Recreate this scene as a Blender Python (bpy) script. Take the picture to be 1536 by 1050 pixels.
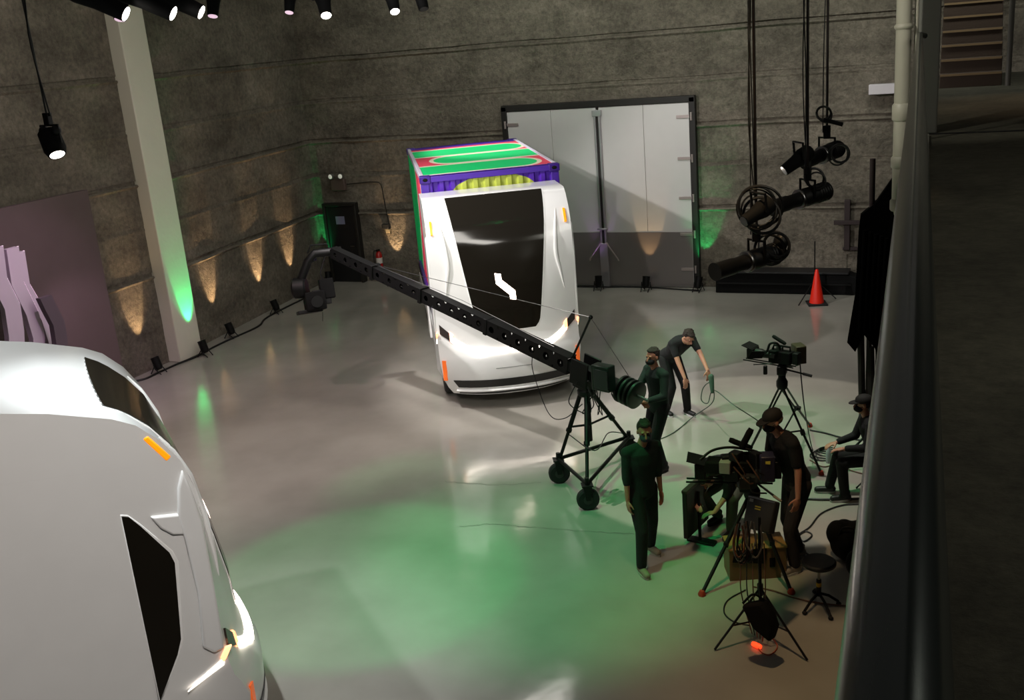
import bpy, bmesh, math, random
from mathutils import Vector, Matrix
from math import sin, cos, pi, radians, atan2, hypot, sqrt

for o in list(bpy.data.objects): bpy.data.objects.remove(o)
SC = bpy.context.scene
COL = SC.collection
random.seed(7)

# ------------------------------------------------------------------ camera
H = 6.0
YAW, PITCH, ROLL, FPX = 0.420112923, 0.294520211, -0.0850557747, 1551.82653
_f = Vector((-sin(YAW)*cos(PITCH), cos(YAW)*cos(PITCH), -sin(PITCH)))
_r = Vector((cos(YAW), sin(YAW), 0.0)); _u = _r.cross(_f)
CR = _r*cos(ROLL) + _u*sin(ROLL); CU = -_r*sin(ROLL) + _u*cos(ROLL); CB = -_f
cam = bpy.data.objects.new('camera', bpy.data.cameras.new('camera')); COL.objects.link(cam)
cam.data.sensor_width = 36.0; cam.data.lens = FPX/1536*36.0
cam.data.clip_start = 0.05; cam.data.clip_end = 200
cam.matrix_world = Matrix(((CR.x, CU.x, CB.x, 0), (CR.y, CU.y, CB.y, 0), (CR.z, CU.z, CB.z, H), (0, 0, 0, 1)))
SC.camera = cam

# ------------------------------------------------------------------ world, exposure
SC.view_settings.view_transform = 'Standard'; SC.view_settings.look = 'None'
SC.view_settings.gamma = 1.0; SC.view_settings.exposure = -0.45
SC.view_settings.use_curve_mapping = False
wd = bpy.data.worlds.new('hall_dark'); SC.world = wd; wd.use_nodes = True
wd.node_tree.nodes['Background'].inputs[0].default_value = (0.02, 0.02, 0.02, 1)
wd.node_tree.nodes['Background'].inputs[1].default_value = 0.5

def spot(name, loc, target, col, power, angle, blend=0.3, size=0.08, parent=None):
    d = bpy.data.lights.new(name, 'SPOT'); d.energy = power; d.color = col
    d.spot_size = radians(angle); d.spot_blend = blend; d.shadow_soft_size = size
    o = bpy.data.objects.new(name, d); COL.objects.link(o)
    dr = (Vector(target)-Vector(loc)).normalized()
    o.matrix_world = Matrix.Translation(Vector(loc)) @ dr.to_track_quat('-Z', 'Y').to_matrix().to_4x4()
    return o
def area(name, loc, target, col, power, sx, sy):
    d = bpy.data.lights.new(name, 'AREA'); d.shape = 'RECTANGLE'; d.size = sx; d.size_y = sy
    d.energy = power; d.color = col
    o = bpy.data.objects.new(name, d); COL.objects.link(o)
    dr = (Vector(target)-Vector(loc)).normalized()
    o.matrix_world = Matrix.Translation(Vector(loc)) @ dr.to_track_quat('-Z', 'Y').to_matrix().to_4x4()
    return o
WHITE = (1, .97, .93); COOL = (.9, .97, 1.0); GREEN = (.03, 1.0, .25); PINK = (1.0, .62, .85); WARM = (1.0, .62, .28)
# hall lighting: stage spots and pools, plus added unseen fill and wash lamps
area('ceiling_fill', (-6, 11, 8.9), (-6, 11, 0), (1, .95, .88), 60, 14, 14)  # added soft fill spread below the ceiling
area('wall_wash_back', (-5, 19.6, 8.8), (-5, 23.4, 4.2), (.95, .98, .90), 420, 15, .6)  # added wash lamp to brighten the back wall
area('wall_wash_left', (-11.6, 13, 8.8), (-15.2, 13, 4.2), (1, .95, .87), 430, .6, 16)  # matching added wash for the left wall
spot('key_behind', (-4.4, 3.1, 7.3), (-7.3, 19, 2.0), WHITE, 2000, 38, .4, .10)
spot('key_rig', (-10, 12.4, 6.9), (-4.6, 19, .2), (1, .95, .94), 2400, 72, .4, .08)
spot('front_pool', (-7, 11.5, 8.4), (-6.6, 15.6, 0), WHITE, 620, 42, .7, .15)
spot('right_pool', (-2.6, 12.6, 8.7), (-2.5, 14.0, 0), (1, .96, .84), 1900, 39, .08, .04)
spot('back_right', (-2.8, 17, 8.7), (-3.0, 20.5, 0), (1, .97, .95), 200, 50, .8, .15)
spot('back_left', (-12, 15, 8.7), (-12, 18.5, 0), (.95, 1, .95), 330, 62, .9, .15)
spot('container_fill', (-12, 21, 8.6), (-9.0, 20, 3.6), (1, 1, 1), 1900, 32, .6, .15)  # added unseen lamp, lifts the container roof colours
spot('mauve_pool', (-8.8, 9, 8.6), (-10.4, 13.0, 0), (1, .72, .75), 1450, 50, .8, .15)
spot('near_truck_top', (-8.5, 3.6, 8.9), (-8, 6.0, 3.5), COOL, 1500, 62, .6, .12)
spot('floor_white', (-5.9, 5.0, 8.4), (-6.2, 7.3, 0), COOL, 2600, 34, .8, .12)
spot('side_wash', (-1, 2, 8.3), (-7.4, 5.6, 2), (1, .92, .87), 2000, 38, .7, .3)
spot('green_centre', (-4.5, 8.5, 8.6), (-4.3, 10.2, 0), GREEN, 1900, 38, .8, .12)
spot('green_left', (-6, 7.5, 8.6), (-6.3, 9.2, 0), GREEN, 1300, 27, .35, .08)
spot('green_mid', (-7, 10, 8.6), (-7., 11.7, 0), GREEN, 900, 19, .8, .12)
spot('green_right', (-5, 13, 8.6), (-3.0, 14.0, 0), GREEN, 1300, 34, .6, .12)
spot('green_back', (-5.5, 17, 8.6), (-4.7, 19.0, 0), GREEN, 600, 24, .8, .12)
spot('warm_right', (-2.2, 8.0, 8.5), (-1.0, 9.6, 0), (1, .68, .36), 1000, 40, .8, .15)
spot('pink_wash', (-10.5, 11.0, 7.5), (-14.3, 12.6, 1.6), (1, .62, .95), 700, 40, .7, .1)
spot('column_fill', (-3.5, 8.5, 8.6), (-.5, 12.9, 5.8), (1, .97, .85), 900, 30, .6, .1)  # added lamp to brighten the column and drain pipe
spot('balcony_lamp', (1.8, 18.6, 8.6), (.8, 16.8, 4.5), (1, .62, .3), 260, 50, 1., .2)
area('balcony_fill', (3.5, 6, 8.9), (2.5, 7, 4.5), (1, .97, .84), 330, 2, 8)  # added area light, keeps the near slab from going black
spot('backdrop_glow', (-12.9, 12.0, 3.2), (-14.5, 13.9, 1.2), (1, .66, .95), 160, 55, .9, .1)

# ------------------------------------------------------------------ positions (a pixel of the 1536x1050 photo to a point in the hall)
def _ray(px, py): return CR*((px-768)/FPX) + CU*((525-py)/FPX) - CB
def FL(px, py, z=0.0):
    d = _ray(px, py); return Vector((0, 0, H)) + d*((z-H)/d.z)
def HT(px, py, b):
    d = _ray(px, py); return H + hypot(b[0], b[1])/hypot(d.x, d.y)*d.z
def AT(px, py, dist):
    d = _ray(px, py); return Vector((0, 0, H)) + d*(dist/hypot(d.x, d.y))
def PX(px, py, X):
    d = _ray(px, py); return Vector((0, 0, H)) + d*(X/d.x)
def PY(px, py, Y):
    d = _ray(px, py); return Vector((0, 0, H)) + d*(Y/d.y)

# ------------------------------------------------------------------ materials
def lin(c):
    if isinstance(c, str): c = tuple(int(c[i:i+2], 16)/255 for i in (0, 2, 4))
    return tuple((x/12.92 if x <= .04045 else ((x+.055)/1.055)**2.4) for x in c)
MATS = {}
def mat(name, col, rough=.5, metal=0., emit=None, es=0., bump=0., bscale=40., var=0., vscale=3., spec=.5, coat=0.):
    if name in MATS: return MATS[name]
    m = bpy.data.materials.new(name); m.use_nodes = True; nt = m.node_tree; N = nt.nodes; L = nt.links
    b = N['Principled BSDF']; c = lin(col)
    b.inputs['Base Color'].default_value = (*c, 1); b.inputs['Roughness'].default_value = rough
    b.inputs['Metallic'].default_value = metal; b.inputs['Specular IOR Level'].default_value = spec
    b.inputs['Coat Weight'].default_value = coat
    tc = N.new('ShaderNodeTexCoord')
    nz = N.new('ShaderNodeTexNoise'); nz.inputs['Scale'].default_value = vscale; nz.inputs['Detail'].default_value = 5
    L.new(tc.outputs['Object'], nz.inputs['Vector'])
    mp = N.new('ShaderNodeMapRange'); mp.inputs['To Min'].default_value = 1-max(var, .04); mp.inputs['To Max'].default_value = 1+max(var, .04)
    L.new(nz.outputs['Fac'], mp.inputs['Value'])
    mx = N.new('ShaderNodeVectorMath'); mx.operation = 'SCALE'; mx.inputs[0].default_value = c
    L.new(mp.outputs[0], mx.inputs['Scale']); L.new(mx.outputs[0], b.inputs['Base Color'])
    if emit:
        b.inputs['Emission Color'].default_value = (*lin(emit), 1); b.inputs['Emission Strength'].default_value = es
    if bump:
        n2 = N.new('ShaderNodeTexNoise'); n2.inputs['Scale'].default_value = bscale; n2.inputs['Detail'].default_value = 6
        L.new(tc.outputs['Object'], n2.inputs['Vector'])
        bp = N.new('ShaderNodeBump'); bp.inputs['Strength'].default_value = bump; bp.inputs['Distance'].default_value = .02
        L.new(n2.outputs['Fac'], bp.inputs['Height']); L.new(bp.outputs[0], b.inputs['Normal'])
    MATS[name] = m; return m
BLK = mat('black_metal', '090909', .5, .0, spec=.3)
BLKM = mat('matte_black', '0a0a0a', .8, spec=.2)
RUB = mat('rubber', '111111', .75)
STEEL = mat('steel', '8c8c8c', .3, 1.)
CHROME = mat('chrome', 'd0d0d0', .12, 1.)
WHITEP = mat('white_gloss_paint', 'e6e6e4', .22, 0, coat=.4)
DGLASS = mat('dark_glass', '1a1712', .12, 0, spec=.7)
BCABLE = mat('black_cable', '101010', .5)
ORANGE = mat('amber_lens', 'ff9a10', .3, emit='ff8a10', es=1.2)
GREY = mat('dark_grey_plastic', '2b2c2b', .5)
SKIN = mat('skin', 'c08a72', .5, bump=.1, bscale=60)
SKIN2 = mat('skin_dark', 'a8735a', .5)
TEAL = mat('dark_green_shirt', '0c1f1a', .85, bump=.3, bscale=50)
SHIRTB = mat('black_shirt', '0d0d11', .85, bump=.3, bscale=50)
TROUB = mat('black_trousers', '08080a', .85, bump=.3, bscale=40)
TROUG = mat('charcoal_trousers', '2a2628', .85, bump=.3, bscale=40)
HAIRM = mat('dark_brown_hair', '24150e', .7, bump=.6, bscale=90)

# ------------------------------------------------------------------ mesh helpers
class MB:
    def __init__(s): s.v = []; s.f = []
    def add(s, vs, fs):
        n = len(s.v); s.v += [Vector(v) for v in vs]; s.f += [tuple(i+n for i in f) for f in fs]; return s
    def box(s, c, d, rot=None, taper=1.0):
        c = Vector(c); x, y, z = d[0]/2, d[1]/2, d[2]/2
        vs = [Vector((sx*x*(taper if sz > 0 else 1), sy*y*(taper if sz > 0 else 1), sz*z)) for sz in (-1, 1) for sy in (-1, 1) for sx in (-1, 1)]
        if rot is not None:
            R = rot if isinstance(rot, Matrix) else Matrix.Rotation(rot, 3, 'Z')
            vs = [R @ v for v in vs]
        return s.add([v+c for v in vs], [(0, 2, 3, 1), (4, 5, 7, 6), (0, 1, 5, 4), (2, 6, 7, 3), (0, 4, 6, 2), (1, 3, 7, 5)])
    def tube(s, pts, r, n=10, closed=False, cap=True):
        pts = [Vector(p) for p in pts]; k = len(pts)
        rs = r if isinstance(r, (list, tuple)) else [r]*k
        up = None; base = len(s.v); rings = []
        for i, p in enumerate(pts):
            if closed: t = (pts[(i+1) % k]-pts[i-1])
            else: t = pts[min(i+1, k-1)]-pts[max(i-1, 0)]
            if t.length < 1e-9: t = Vector((0, 0, 1))
            t.normalize()
            if up is None:
                a = Vector((0, 0, 1)) if abs(t.z) < .9 else Vector((1, 0, 0)); up = (a-t*a.dot(t)).normalized()
            else:
                up = up-t*up.dot(t)
                up = up.normalized() if up.length > 1e-6 else t.orthogonal().normalized()
            w = t.cross(up)
            rings.append([p+(up*cos(2*pi*j/n)+w*sin(2*pi*j/n))*rs[i] for j in range(n)])
        vs = [v for rg in rings for v in rg]; fs = []
        for i in range(k if closed else k-1):
            a = i*n; b = ((i+1) % k)*n
            for j in range(n): fs.append((a+j, a+(j+1) % n, b+(j+1) % n, b+j))
        if cap and not closed:
            fs.append(tuple(range(n-1, -1, -1))); fs.append(tuple((k-1)*n+j for j in range(n)))
        return s.add(vs, fs)
    def lathe(s, prof, axis_o=(0, 0, 0), axis=(0, 0, 1), n=24):   # prof [(r,h)]
        ax = Vector(axis).normalized(); o = Vector(axis_o); e1 = ax.orthogonal().normalized(); e2 = ax.cross(e1)
        vs = []; fs = []; k = len(prof)
        for r, h in prof:
            for j in range(n): vs.append(o+ax*h+(e1*cos(2*pi*j/n)+e2*sin(2*pi*j/n))*max(r, 1e-4))
        for i in range(k-1):
            for j in range(n): fs.append((i*n+j, i*n+(j+1) % n, (i+1)*n+(j+1) % n, (i+1)*n+j))
        fs.append(tuple(range(n-1, -1, -1))); fs.append(tuple((k-1)*n+j for j in range(n)))
        return s.add(vs, fs)
    def prism(s, poly, a, b):   # poly: 3D points of one face, a, b: offsets of the two faces
        n = len(poly); P = [Vector(p) for p in poly]; a = Vector(a); b = Vector(b)
        return s.add([p+a for p in P]+[p+b for p in P], [tuple(range(n-1, -1, -1)), tuple(range(n, 2*n))]+[(i, (i+1) % n, n+(i+1) % n, n+i) for i in range(n)])
    def ell(s, c, r, rot=None, nu=16, nv=10):
        c = Vector(c); vs = []; fs = []
        for i in range(nv+1):
            th = pi*i/nv
            for j in range(nu):
                v = Vector((r[0]*sin(th)*cos(2*pi*j/nu), r[1]*sin(th)*sin(2*pi*j/nu), r[2]*cos(th)))
                if i in (0, nv): v.x *= 1; v += Vector((1e-4*cos(2*pi*j/nu), 1e-4*sin(2*pi*j/nu), 0))
                if rot is not None: v = rot @ v
                vs.append(c+v)
        for i in range(nv):
            for j in range(nu): fs.append((i*nu+j, (i+1)*nu+j, (i+1)*nu+(j+1) % nu, i*nu+(j+1) % nu))
        fs.append(tuple(range(nu))); fs.append(tuple(nv*nu+j for j in range(nu-1, -1, -1)))
        return s.add(vs, fs)
    def cap(s, p0, p1, r0, r1, n=12):   # tapered capsule
        p0 = Vector(p0); p1 = Vector(p1); t = (p1-p0); L = t.length; t = t/L if L > 1e-6 else Vector((0, 0, 1))
        pts = []; rs = []
        for a in (80, 60, 40, 20): pts.append(p0-t*r0*sin(radians(a))); rs.append(r0*cos(radians(a)))
        pts += [p0, p1]; rs += [r0, r1]
        for a in (20, 40, 60, 80): pts.append(p1+t*r1*sin(radians(a))); rs.append(r1*cos(radians(a)))
        return s.tube(pts, rs, n)
    def grid(s, fn, us, vs_, th=None):  # open surface patch with thickness th (vector fn) -> closed slab
        nu, nv = len(us), len(vs_)
        A = [[fn(u, v) for v in vs_] for u in us]
        top = [p[0] for r in A for p in r]; bot = [p[1] for r in A for p in r]
        n0 = nu*nv; fs = []
        for i in range(nu-1):
            for j in range(nv-1):
                a, b, c, d = i*nv+j, i*nv+j+1, (i+1)*nv+j+1, (i+1)*nv+j
                fs.append((a, b, c, d)); fs.append((n0+a, n0+d, n0+c, n0+b))
        for j in range(nv-1):
            fs.append((j, n0+j, n0+j+1, j+1)); e = (nu-1)*nv; fs.append((e+j, e+j+1, n0+e+j+1, n0+e+j))
        for i in range(nu-1):
            fs.append((i*nv, (i+1)*nv, n0+(i+1)*nv, n0+i*nv)); fs.append((i*nv+nv-1, n0+i*nv+nv-1, n0+(i+1)*nv+nv-1, (i+1)*nv+nv-1))
        return s.add(top+bot, fs)
    def build(s, name, m, parent=None, world=False, bevel=0, seg=2, smooth=True, ang=40, remesh=0, smit=3, kind=None):
        me = bpy.data.meshes.new(name)
        off = Matrix.Identity(4)
        if world and parent is not None:
            p = parent; off = wm(p).inverted()
        elif world: pass
        me.from_pydata([tuple(off @ v) for v in s.v], [], s.f); me.validate()
        bm = bmesh.new(); bm.from_mesh(me)
        bmesh.ops.recalc_face_normals(bm, faces=bm.faces); bm.to_mesh(me); bm.free()
        o = bpy.data.objects.new(name, me); COL.objects.link(o); me.materials.append(m)
        if parent is not None: o.parent = parent
        if remesh:
            md = o.modifiers.new('r', 'REMESH'); md.mode = 'VOXEL'; md.voxel_size = remesh
            sm = o.modifiers.new('s', 'SMOOTH'); sm.factor = .5; sm.iterations = smit
            bpy.context.view_layer.update()
            dg = bpy.context.evaluated_depsgraph_get()
            nm = bpy.data.meshes.new_from_object(o.evaluated_get(dg), depsgraph=dg)
            o.modifiers.clear(); o.data = nm; nm.name = name
            if not nm.materials: nm.materials.append(m)
            nm.polygons.foreach_set('use_smooth', [True]*len(nm.polygons))
        else:
            if smooth: me.polygons.foreach_set('use_smooth', [True]*len(me.polygons)); me.set_sharp_from_angle(angle=radians(ang))
            if bevel:
                md = o.modifiers.new('b', 'BEVEL'); md.width = bevel; md.segments = seg; md.limit_method = 'ANGLE'; md.angle_limit = radians(ang)
                md.harden_normals = False
        if kind: o['kind'] = kind
        return o
def wm(o):
    M = Matrix.LocRotScale(o.location, o.rotation_euler, o.scale)
    return (wm(o.parent) @ M) if o.parent else M
def tag(o, label, cat, group=None):
    o['label'] = label; o['category'] = cat
    if group: o['group'] = group
    return o
def thing(name, label, cat, loc=(0, 0, 0), rz=0., group=None):
    o = bpy.data.objects.new(name, None); o.empty_display_size = .2; COL.objects.link(o); o.location = loc; o.rotation_euler = (0, 0, rz)
    return tag(o, label, cat, group)
def struct(o): o['kind'] = 'structure'; return o
def copy_tree(o, parent=None):
    c = o.copy(); COL.objects.link(c); c.parent = parent
    for ch in [x for x in o.children]: copy_tree(ch, c)
    return c
def arc(c, r, a0, a1, n, plane='xz', e1=None, e2=None):
    c = Vector(c); e1 = Vector(e1) if e1 is not None else Vector((1, 0, 0)); e2 = Vector(e2) if e2 is not None else (Vector((0, 0, 1)) if plane == 'xz' else Vector((0, 1, 0)))
    return [c+e1*r*cos(a0+(a1-a0)*i/(n-1))+e2*r*sin(a0+(a1-a0)*i/(n-1)) for i in range(n)]
def smoothline(pts, n=8):   # catmull-rom
    P = [Vector(p) for p in pts]; P = [P[0]*2-P[1]]+P+[P[-1]*2-P[-2]]; out = []
    for i in range(1, len(P)-2):
        for k in range(n):
            t = k/n; a, b, c, d = P[i-1], P[i], P[i+1], P[i+2]
            out.append(.5*((2*b)+(c-a)*t+(2*a-5*b+4*c-d)*t*t+(3*b-a-3*c+d)*t**3))
    out.append(P[-2]); return out
# ------------------------------------------------------------------ the hall
from mathutils import noise
def concrete(name, col, bump=1., sc=6.):
    m = bpy.data.materials.new(name); m.use_nodes = True; nt = m.node_tree; N = nt.nodes; L = nt.links
    b = N['Principled BSDF']; b.inputs['Roughness'].default_value = .85; b.inputs['Specular IOR Level'].default_value = .2
    tc = N.new('ShaderNodeTexCoord')
    n1 = N.new('ShaderNodeTexNoise'); n1.inputs['Scale'].default_value = .8; n1.inputs['Detail'].default_value = 6; n1.inputs['Roughness'].default_value = .65
    mpv = N.new('ShaderNodeMapping'); mpv.inputs['Scale'].default_value = (1, 1, 1.6)
    L.new(tc.outputs['Object'], mpv.inputs['Vector']); L.new(mpv.outputs[0], n1.inputs['Vector'])
    cr = N.new('ShaderNodeValToRGB'); c = lin(col)
    cr.color_ramp.elements[0].position = .3; cr.color_ramp.elements[1].position = .7
    cr.color_ramp.elements[0].color = (*[x*.6 for x in c], 1); cr.color_ramp.elements[1].color = (*[x*1.45 for x in c], 1)
    L.new(n1.outputs['Fac'], cr.inputs['Fac'])
    n5 = N.new('ShaderNodeTexNoise'); n5.inputs['Scale'].default_value = 11; n5.inputs['Detail'].default_value = 5; n5.inputs['Roughness'].default_value = .75
    L.new(tc.outputs['Object'], n5.inputs['Vector'])
    m5_ = N.new('ShaderNodeMapRange'); m5_.inputs['From Min'].default_value = .3; m5_.inputs['From Max'].default_value = .7; m5_.inputs['To Min'].default_value = .62; m5_.inputs['To Max'].default_value = 1.35
    L.new(n5.outputs['Fac'], m5_.inputs['Value'])
    v5 = N.new('ShaderNodeVectorMath'); v5.operation = 'SCALE'; L.new(cr.outputs[0], v5.inputs[0]); L.new(m5_.outputs[0], v5.inputs['Scale']); L.new(v5.outputs[0], b.inputs['Base Color'])
    n2 = N.new('ShaderNodeTexNoise'); n2.inputs['Scale'].default_value = sc; n2.inputs['Distortion'].default_value = .3; n2.inputs['Detail'].default_value = 8; n2.inputs['Roughness'].default_value = .7
    L.new(tc.outputs['Object'], n2.inputs['Vector'])
    bp = N.new('ShaderNodeBump'); bp.inputs['Strength'].default_value = bump; bp.inputs['Distance'].default_value = .07
    L.new(n2.outputs['Fac'], bp.inputs['Height']); L.new(bp.outputs[0], b.inputs['Normal'])
    return m
M_WALL = concrete('rough_board_formed_concrete', '726b5f')
M_SLAB = concrete('dark_balcony_concrete', '3d3b31', .3, 20)
M_CEIL = concrete('ceiling_concrete', '2e2c2a', .2)
def lip(z):    # board-form lines: a lip with a groove above it
    d = 0
    for zl, a in ((1.86, 1.), (3.74, 1.), (4.74, .35), (5.78, .9), (7.7, 1.), (2.85, .2)):
        x = z-zl
        if -.07 < x < .0: d = max(d, .075*a*(1-abs(x+.03)/.05))
        elif 0 <= x < .07: d = min(d, -.06*a)
    return d
def wallgrid(name, p0, p1, nrm, h):
    p0 = Vector(p0); p1 = Vector(p1); n = Vector(nrm); Lg = (p1-p0).length; nu = int(Lg/.12)
    zs = sorted(set([i*.15 for i in range(int(h/.15)+1)]+[z+q for z in (1.86, 3.74, 4.74, 5.78, 7.7, 2.85) for q in (-.075, -.05, -.03, -.002, .002, .035, .069, .075)]+[h]))
    mb = MB(); vs = []; fs = []; nz = len(zs)
    for i in range(nu+1):
        q = p0.lerp(p1, i/nu)
        for z in zs:
            w = noise.noise(Vector((q.x*.4, q.y*.4, z*.5)))*.02+noise.noise(Vector((q.x*2.1, q.y*2.1, z*2.5)))*.012
            zz = z+noise.noise(Vector((q.x*.7, q.y*.7, 3.)))*.03*(0 < z < h)
            k = .6+.5*noise.noise(Vector((q.x*1.3, q.y*1.3, z)))
            pp = q+n*(w+lip(z)*max(.15, k)); vs.append((pp.x, pp.y, zz))
    for i in range(nu):
        for j in range(nz-1): fs.append((i*nz+j, i*nz+j+1, (i+1)*nz+j+1, (i+1)*nz+j))
    # back side, thick wall
    b = len(vs)
    for q in (p0, p1):
        for z in (0, h): pp = q-n*.4; vs.append((pp.x, pp.y, z))
    fs.append((b, b+1, b+3, b+2))
    fs.append(tuple([nz*i for i in range(nu+1)]+[b+2, b])); fs.append(tuple([nz*i+nz-1 for i in range(nu+1)]+[b+3, b+1]))
    fs.append(tuple(list(range(nz))+[b+1, b])); fs.append(tuple(list(range(nu*nz, nu*nz+nz))+[b+3, b+2]))
    mb.add(vs, fs); return struct(mb.build(name, M_WALL, smooth=False))
WY = 23.4; WX = -15.2; WH = 9.2
wallgrid('wall_back', (WX-1.2, WY, 0), (6.4, WY, 0), (0, -1, 0), WH)
WXE = -15.8
wallgrid('wall_left', (WX, -6, 0), (WX, 16.9, 0), (1, 0, 0), WH)
wallgrid('wall_left_end', (WX, 16.9, 0), (WXE, WY+.1, 0), Vector((6.6, .6, 0)).normalized(), WH)
def wxl(y): return WX if y < 16.9 else WX+(WXE-WX)*(y-16.9)/(WY-16.9)
struct(MB().box((6.2, 8.7, WH/2), (.4, 29.4, WH)).build('wall_right', M_CEIL))
struct(MB().box((-4.4, -6.2, WH/2), (22, .4, WH)).build('wall_front', M_CEIL))
struct(MB().box((-5.0, 8.7, WH+.15), (23.4, 30.4, .3)).build('ceiling', M_CEIL))

# floor: glossy epoxy
fm = bpy.data.materials.new('glossy_grey_epoxy'); fm.use_nodes = True
_N = fm.node_tree.nodes; _L = fm.node_tree.links; _b = _N['Principled BSDF']
tc = _N.new('ShaderNodeTexCoord'); nz = _N.new('ShaderNodeTexNoise'); nz.inputs['Scale'].default_value = .5; nz.inputs['Detail'].default_value = 7
_L.new(tc.outputs['Object'], nz.inputs['Vector'])
cr = _N.new('ShaderNodeValToRGB'); cr.color_ramp.elements[0].color = (*lin('8f8b82'), 1); cr.color_ramp.elements[1].color = (*lin('a5a197'), 1)
cr.color_ramp.elements[0].position = .35; cr.color_ramp.elements[1].position = .65
_L.new(nz.outputs['Fac'], cr.inputs['Fac']); _L.new(cr.outputs[0], _b.inputs['Base Color'])
n3 = _N.new('ShaderNodeTexNoise'); n3.inputs['Scale'].default_value = 1.3; n3.inputs['Detail'].default_value = 4
_L.new(tc.outputs['Object'], n3.inputs['Vector'])
mr = _N.new('ShaderNodeMapRange'); mr.inputs['To Min'].default_value = .07; mr.inputs['To Max'].default_value = .19
_L.new(n3.outputs['Fac'], mr.inputs['Value']); _L.new(mr.outputs[0], _b.inputs['Roughness'])
n4 = _N.new('ShaderNodeTexNoise'); n4.inputs['Scale'].default_value = 3.; n4.inputs['Detail'].default_value = 2
_L.new(tc.outputs['Object'], n4.inputs['Vector'])
bp = _N.new('ShaderNodeBump'); bp.inputs['Strength'].default_value = .25; bp.inputs['Distance'].default_value = .01
_L.new(n4.outputs['Fac'], bp.inputs['Height']); _L.new(bp.outputs[0], _b.inputs['Normal'])
_b.inputs['Specular IOR Level'].default_value = .55
struct(MB().box((-5.0, 8.7, -.1), (23.2, 30.2, .2)).build('floor', fm))
# hairline cracks with thin raised fillings
M_CRACK = mat('crack_filler', '6b665e', .6)
def crack(pix, seed):
    rnd = random.Random(seed); pts = smoothline([FL(*p, .002) for p in pix], 10)
    pts = [p+Vector((rnd.uniform(-.02, .02), rnd.uniform(-.02, .02), 0)) for p in pts]
    mb = MB(); n = len(pts); w = .006
    vs = []; fs = []
    for i, p in enumerate(pts): vs += [p+Vector((0, -w*rnd.uniform(.3, 1.4), 0)), p+Vector((0, w*rnd.uniform(.3, 1.4), 0))]
    for i in range(n-1): fs.append((2*i, 2*i+2, 2*i+3, 2*i+1))
    mb.add(vs, fs); o = mb.build('floor_crack', M_CRACK, smooth=False); o['kind'] = 'structure'; o.name = 'trim_1'; return o
crack([(690, 790), (740, 786), (800, 791), (880, 797), (950, 801)], 1)
crack([(665, 722), (740, 727), (810, 724)], 2)

# painted pilaster on the left wall
M_PIL = mat('cream_painted_concrete', 'ddd8c6', .7, bump=.25, bscale=12)
pa = Vector((WX, 16.2, 0))
pil = MB().box((WX+.13, 16.62, WH/2), (.36, .72, WH)).build('pilaster', M_PIL, bevel=.02); struct(pil); pil.name = 'trim_2'

# big steel double door
M_DOOR = mat('pale_grey_door_steel', 'cfcdca', .38, .1, bump=.05, bscale=3)
M_KICK = mat('brushed_kick_plate', '8f8886', .28, .55, bump=.08, bscale=2)
M_FRM = mat('black_door_frame', '17140f', .6)
dx0, dx1, dz = -10.02, -5.58, 4.27; dm = -7.74; y0 = WY
d1 = thing('door_1', '', ''); del d1['label'], d1['category']; d1['kind'] = 'structure'; d1.location = ((dx0+dx1)/2, y0-.06, 0)
f = MB(); f.box((dx0-.06, y0-.07, dz/2+.05), (.14, .18, dz+.1)); f.box((dx1+.06, y0-.07, dz/2+.05), (.14, .18, dz+.1)); f.box(((dx0+dx1)/2, y0-.07, dz+.06), (dx1-dx0+.24, .18, .14))
f.build('door_frame', M_FRM, d1, world=True, bevel=.01)
for a, b in ((dx0+.01, dm-.03), (dm+.03, dx1-.01)):
    lf = MB()
    for q in range(2):
        w = (b-a)/2; lf.box((a+w*(q+.5), y0-.10, dz/2), (w-.012, .07, dz-.04))
    lf.box(((a+b)/2, y0-.085, dz/2), (b-a, .05, dz-.05))
    leaf = lf.build('door_leaf', M_DOOR, d1, world=True, bevel=.004)
    kp = MB().box(((a+b)/2, y0-.139, .68), (b-a-.03, .008, 1.3)).build('kick_plate', M_KICK, leaf); 
    kp.data.transform(wm(leaf).inverted())
M_HNG = mat('zinc_hinge', 'b5a9a5', .35, .6)
for x, s, zs in ((dx1+.02, -1, (3.95, 3.02, 2.12, 1.28, .45)), (dx0-.02, 1, (3.95, 2.9, 1.9))):
    for z in zs:
        hb = MB(); hb.box((x+s*.17, y0-.15, z), (.30, .02, .07), taper=1); hb.tube([(x-s*.02, y0-.165, z-.09), (x-s*.02, y0-.165, z+.09)], .025, 10)
        hb.build('hinge', M_HNG, d1, world=True, bevel=.004)
M_AST = mat('brushed_lock_post', 'b8b4b8', .3, .7)
ls = MB(); ls.box((dm-.055, y0-.165, 2.6), (.05, .06, 3.1)); ls.box((dm+.055, y0-.165, 2.6), (.05, .06, 3.1)); ls.box((dm, y0-.18, .55), (.2, .07, 1.05)); ls.box((dm, y0-.2, 1.42), (.26, .05, .04)); ls.box((dm, y0-.17, 4.12), (.22, .06, .14))
ls.build('lock_post', M_AST, d1, world=True, bevel=.008)
MB().box((dm, y0-.16, 2.6), (.05, .03, 3.05)).build('centre_seam', M_FRM, d1, world=True)
for s in (-1, 1):
    MB().tube([(dm+s*.06, y0-.2, 1.1), (dm+s*.34, y0-.24, .72), (dm+s*.36, y0-.22, .66)], .018, 8).build('handle_rod', M_HNG, d1, world=True)

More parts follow.
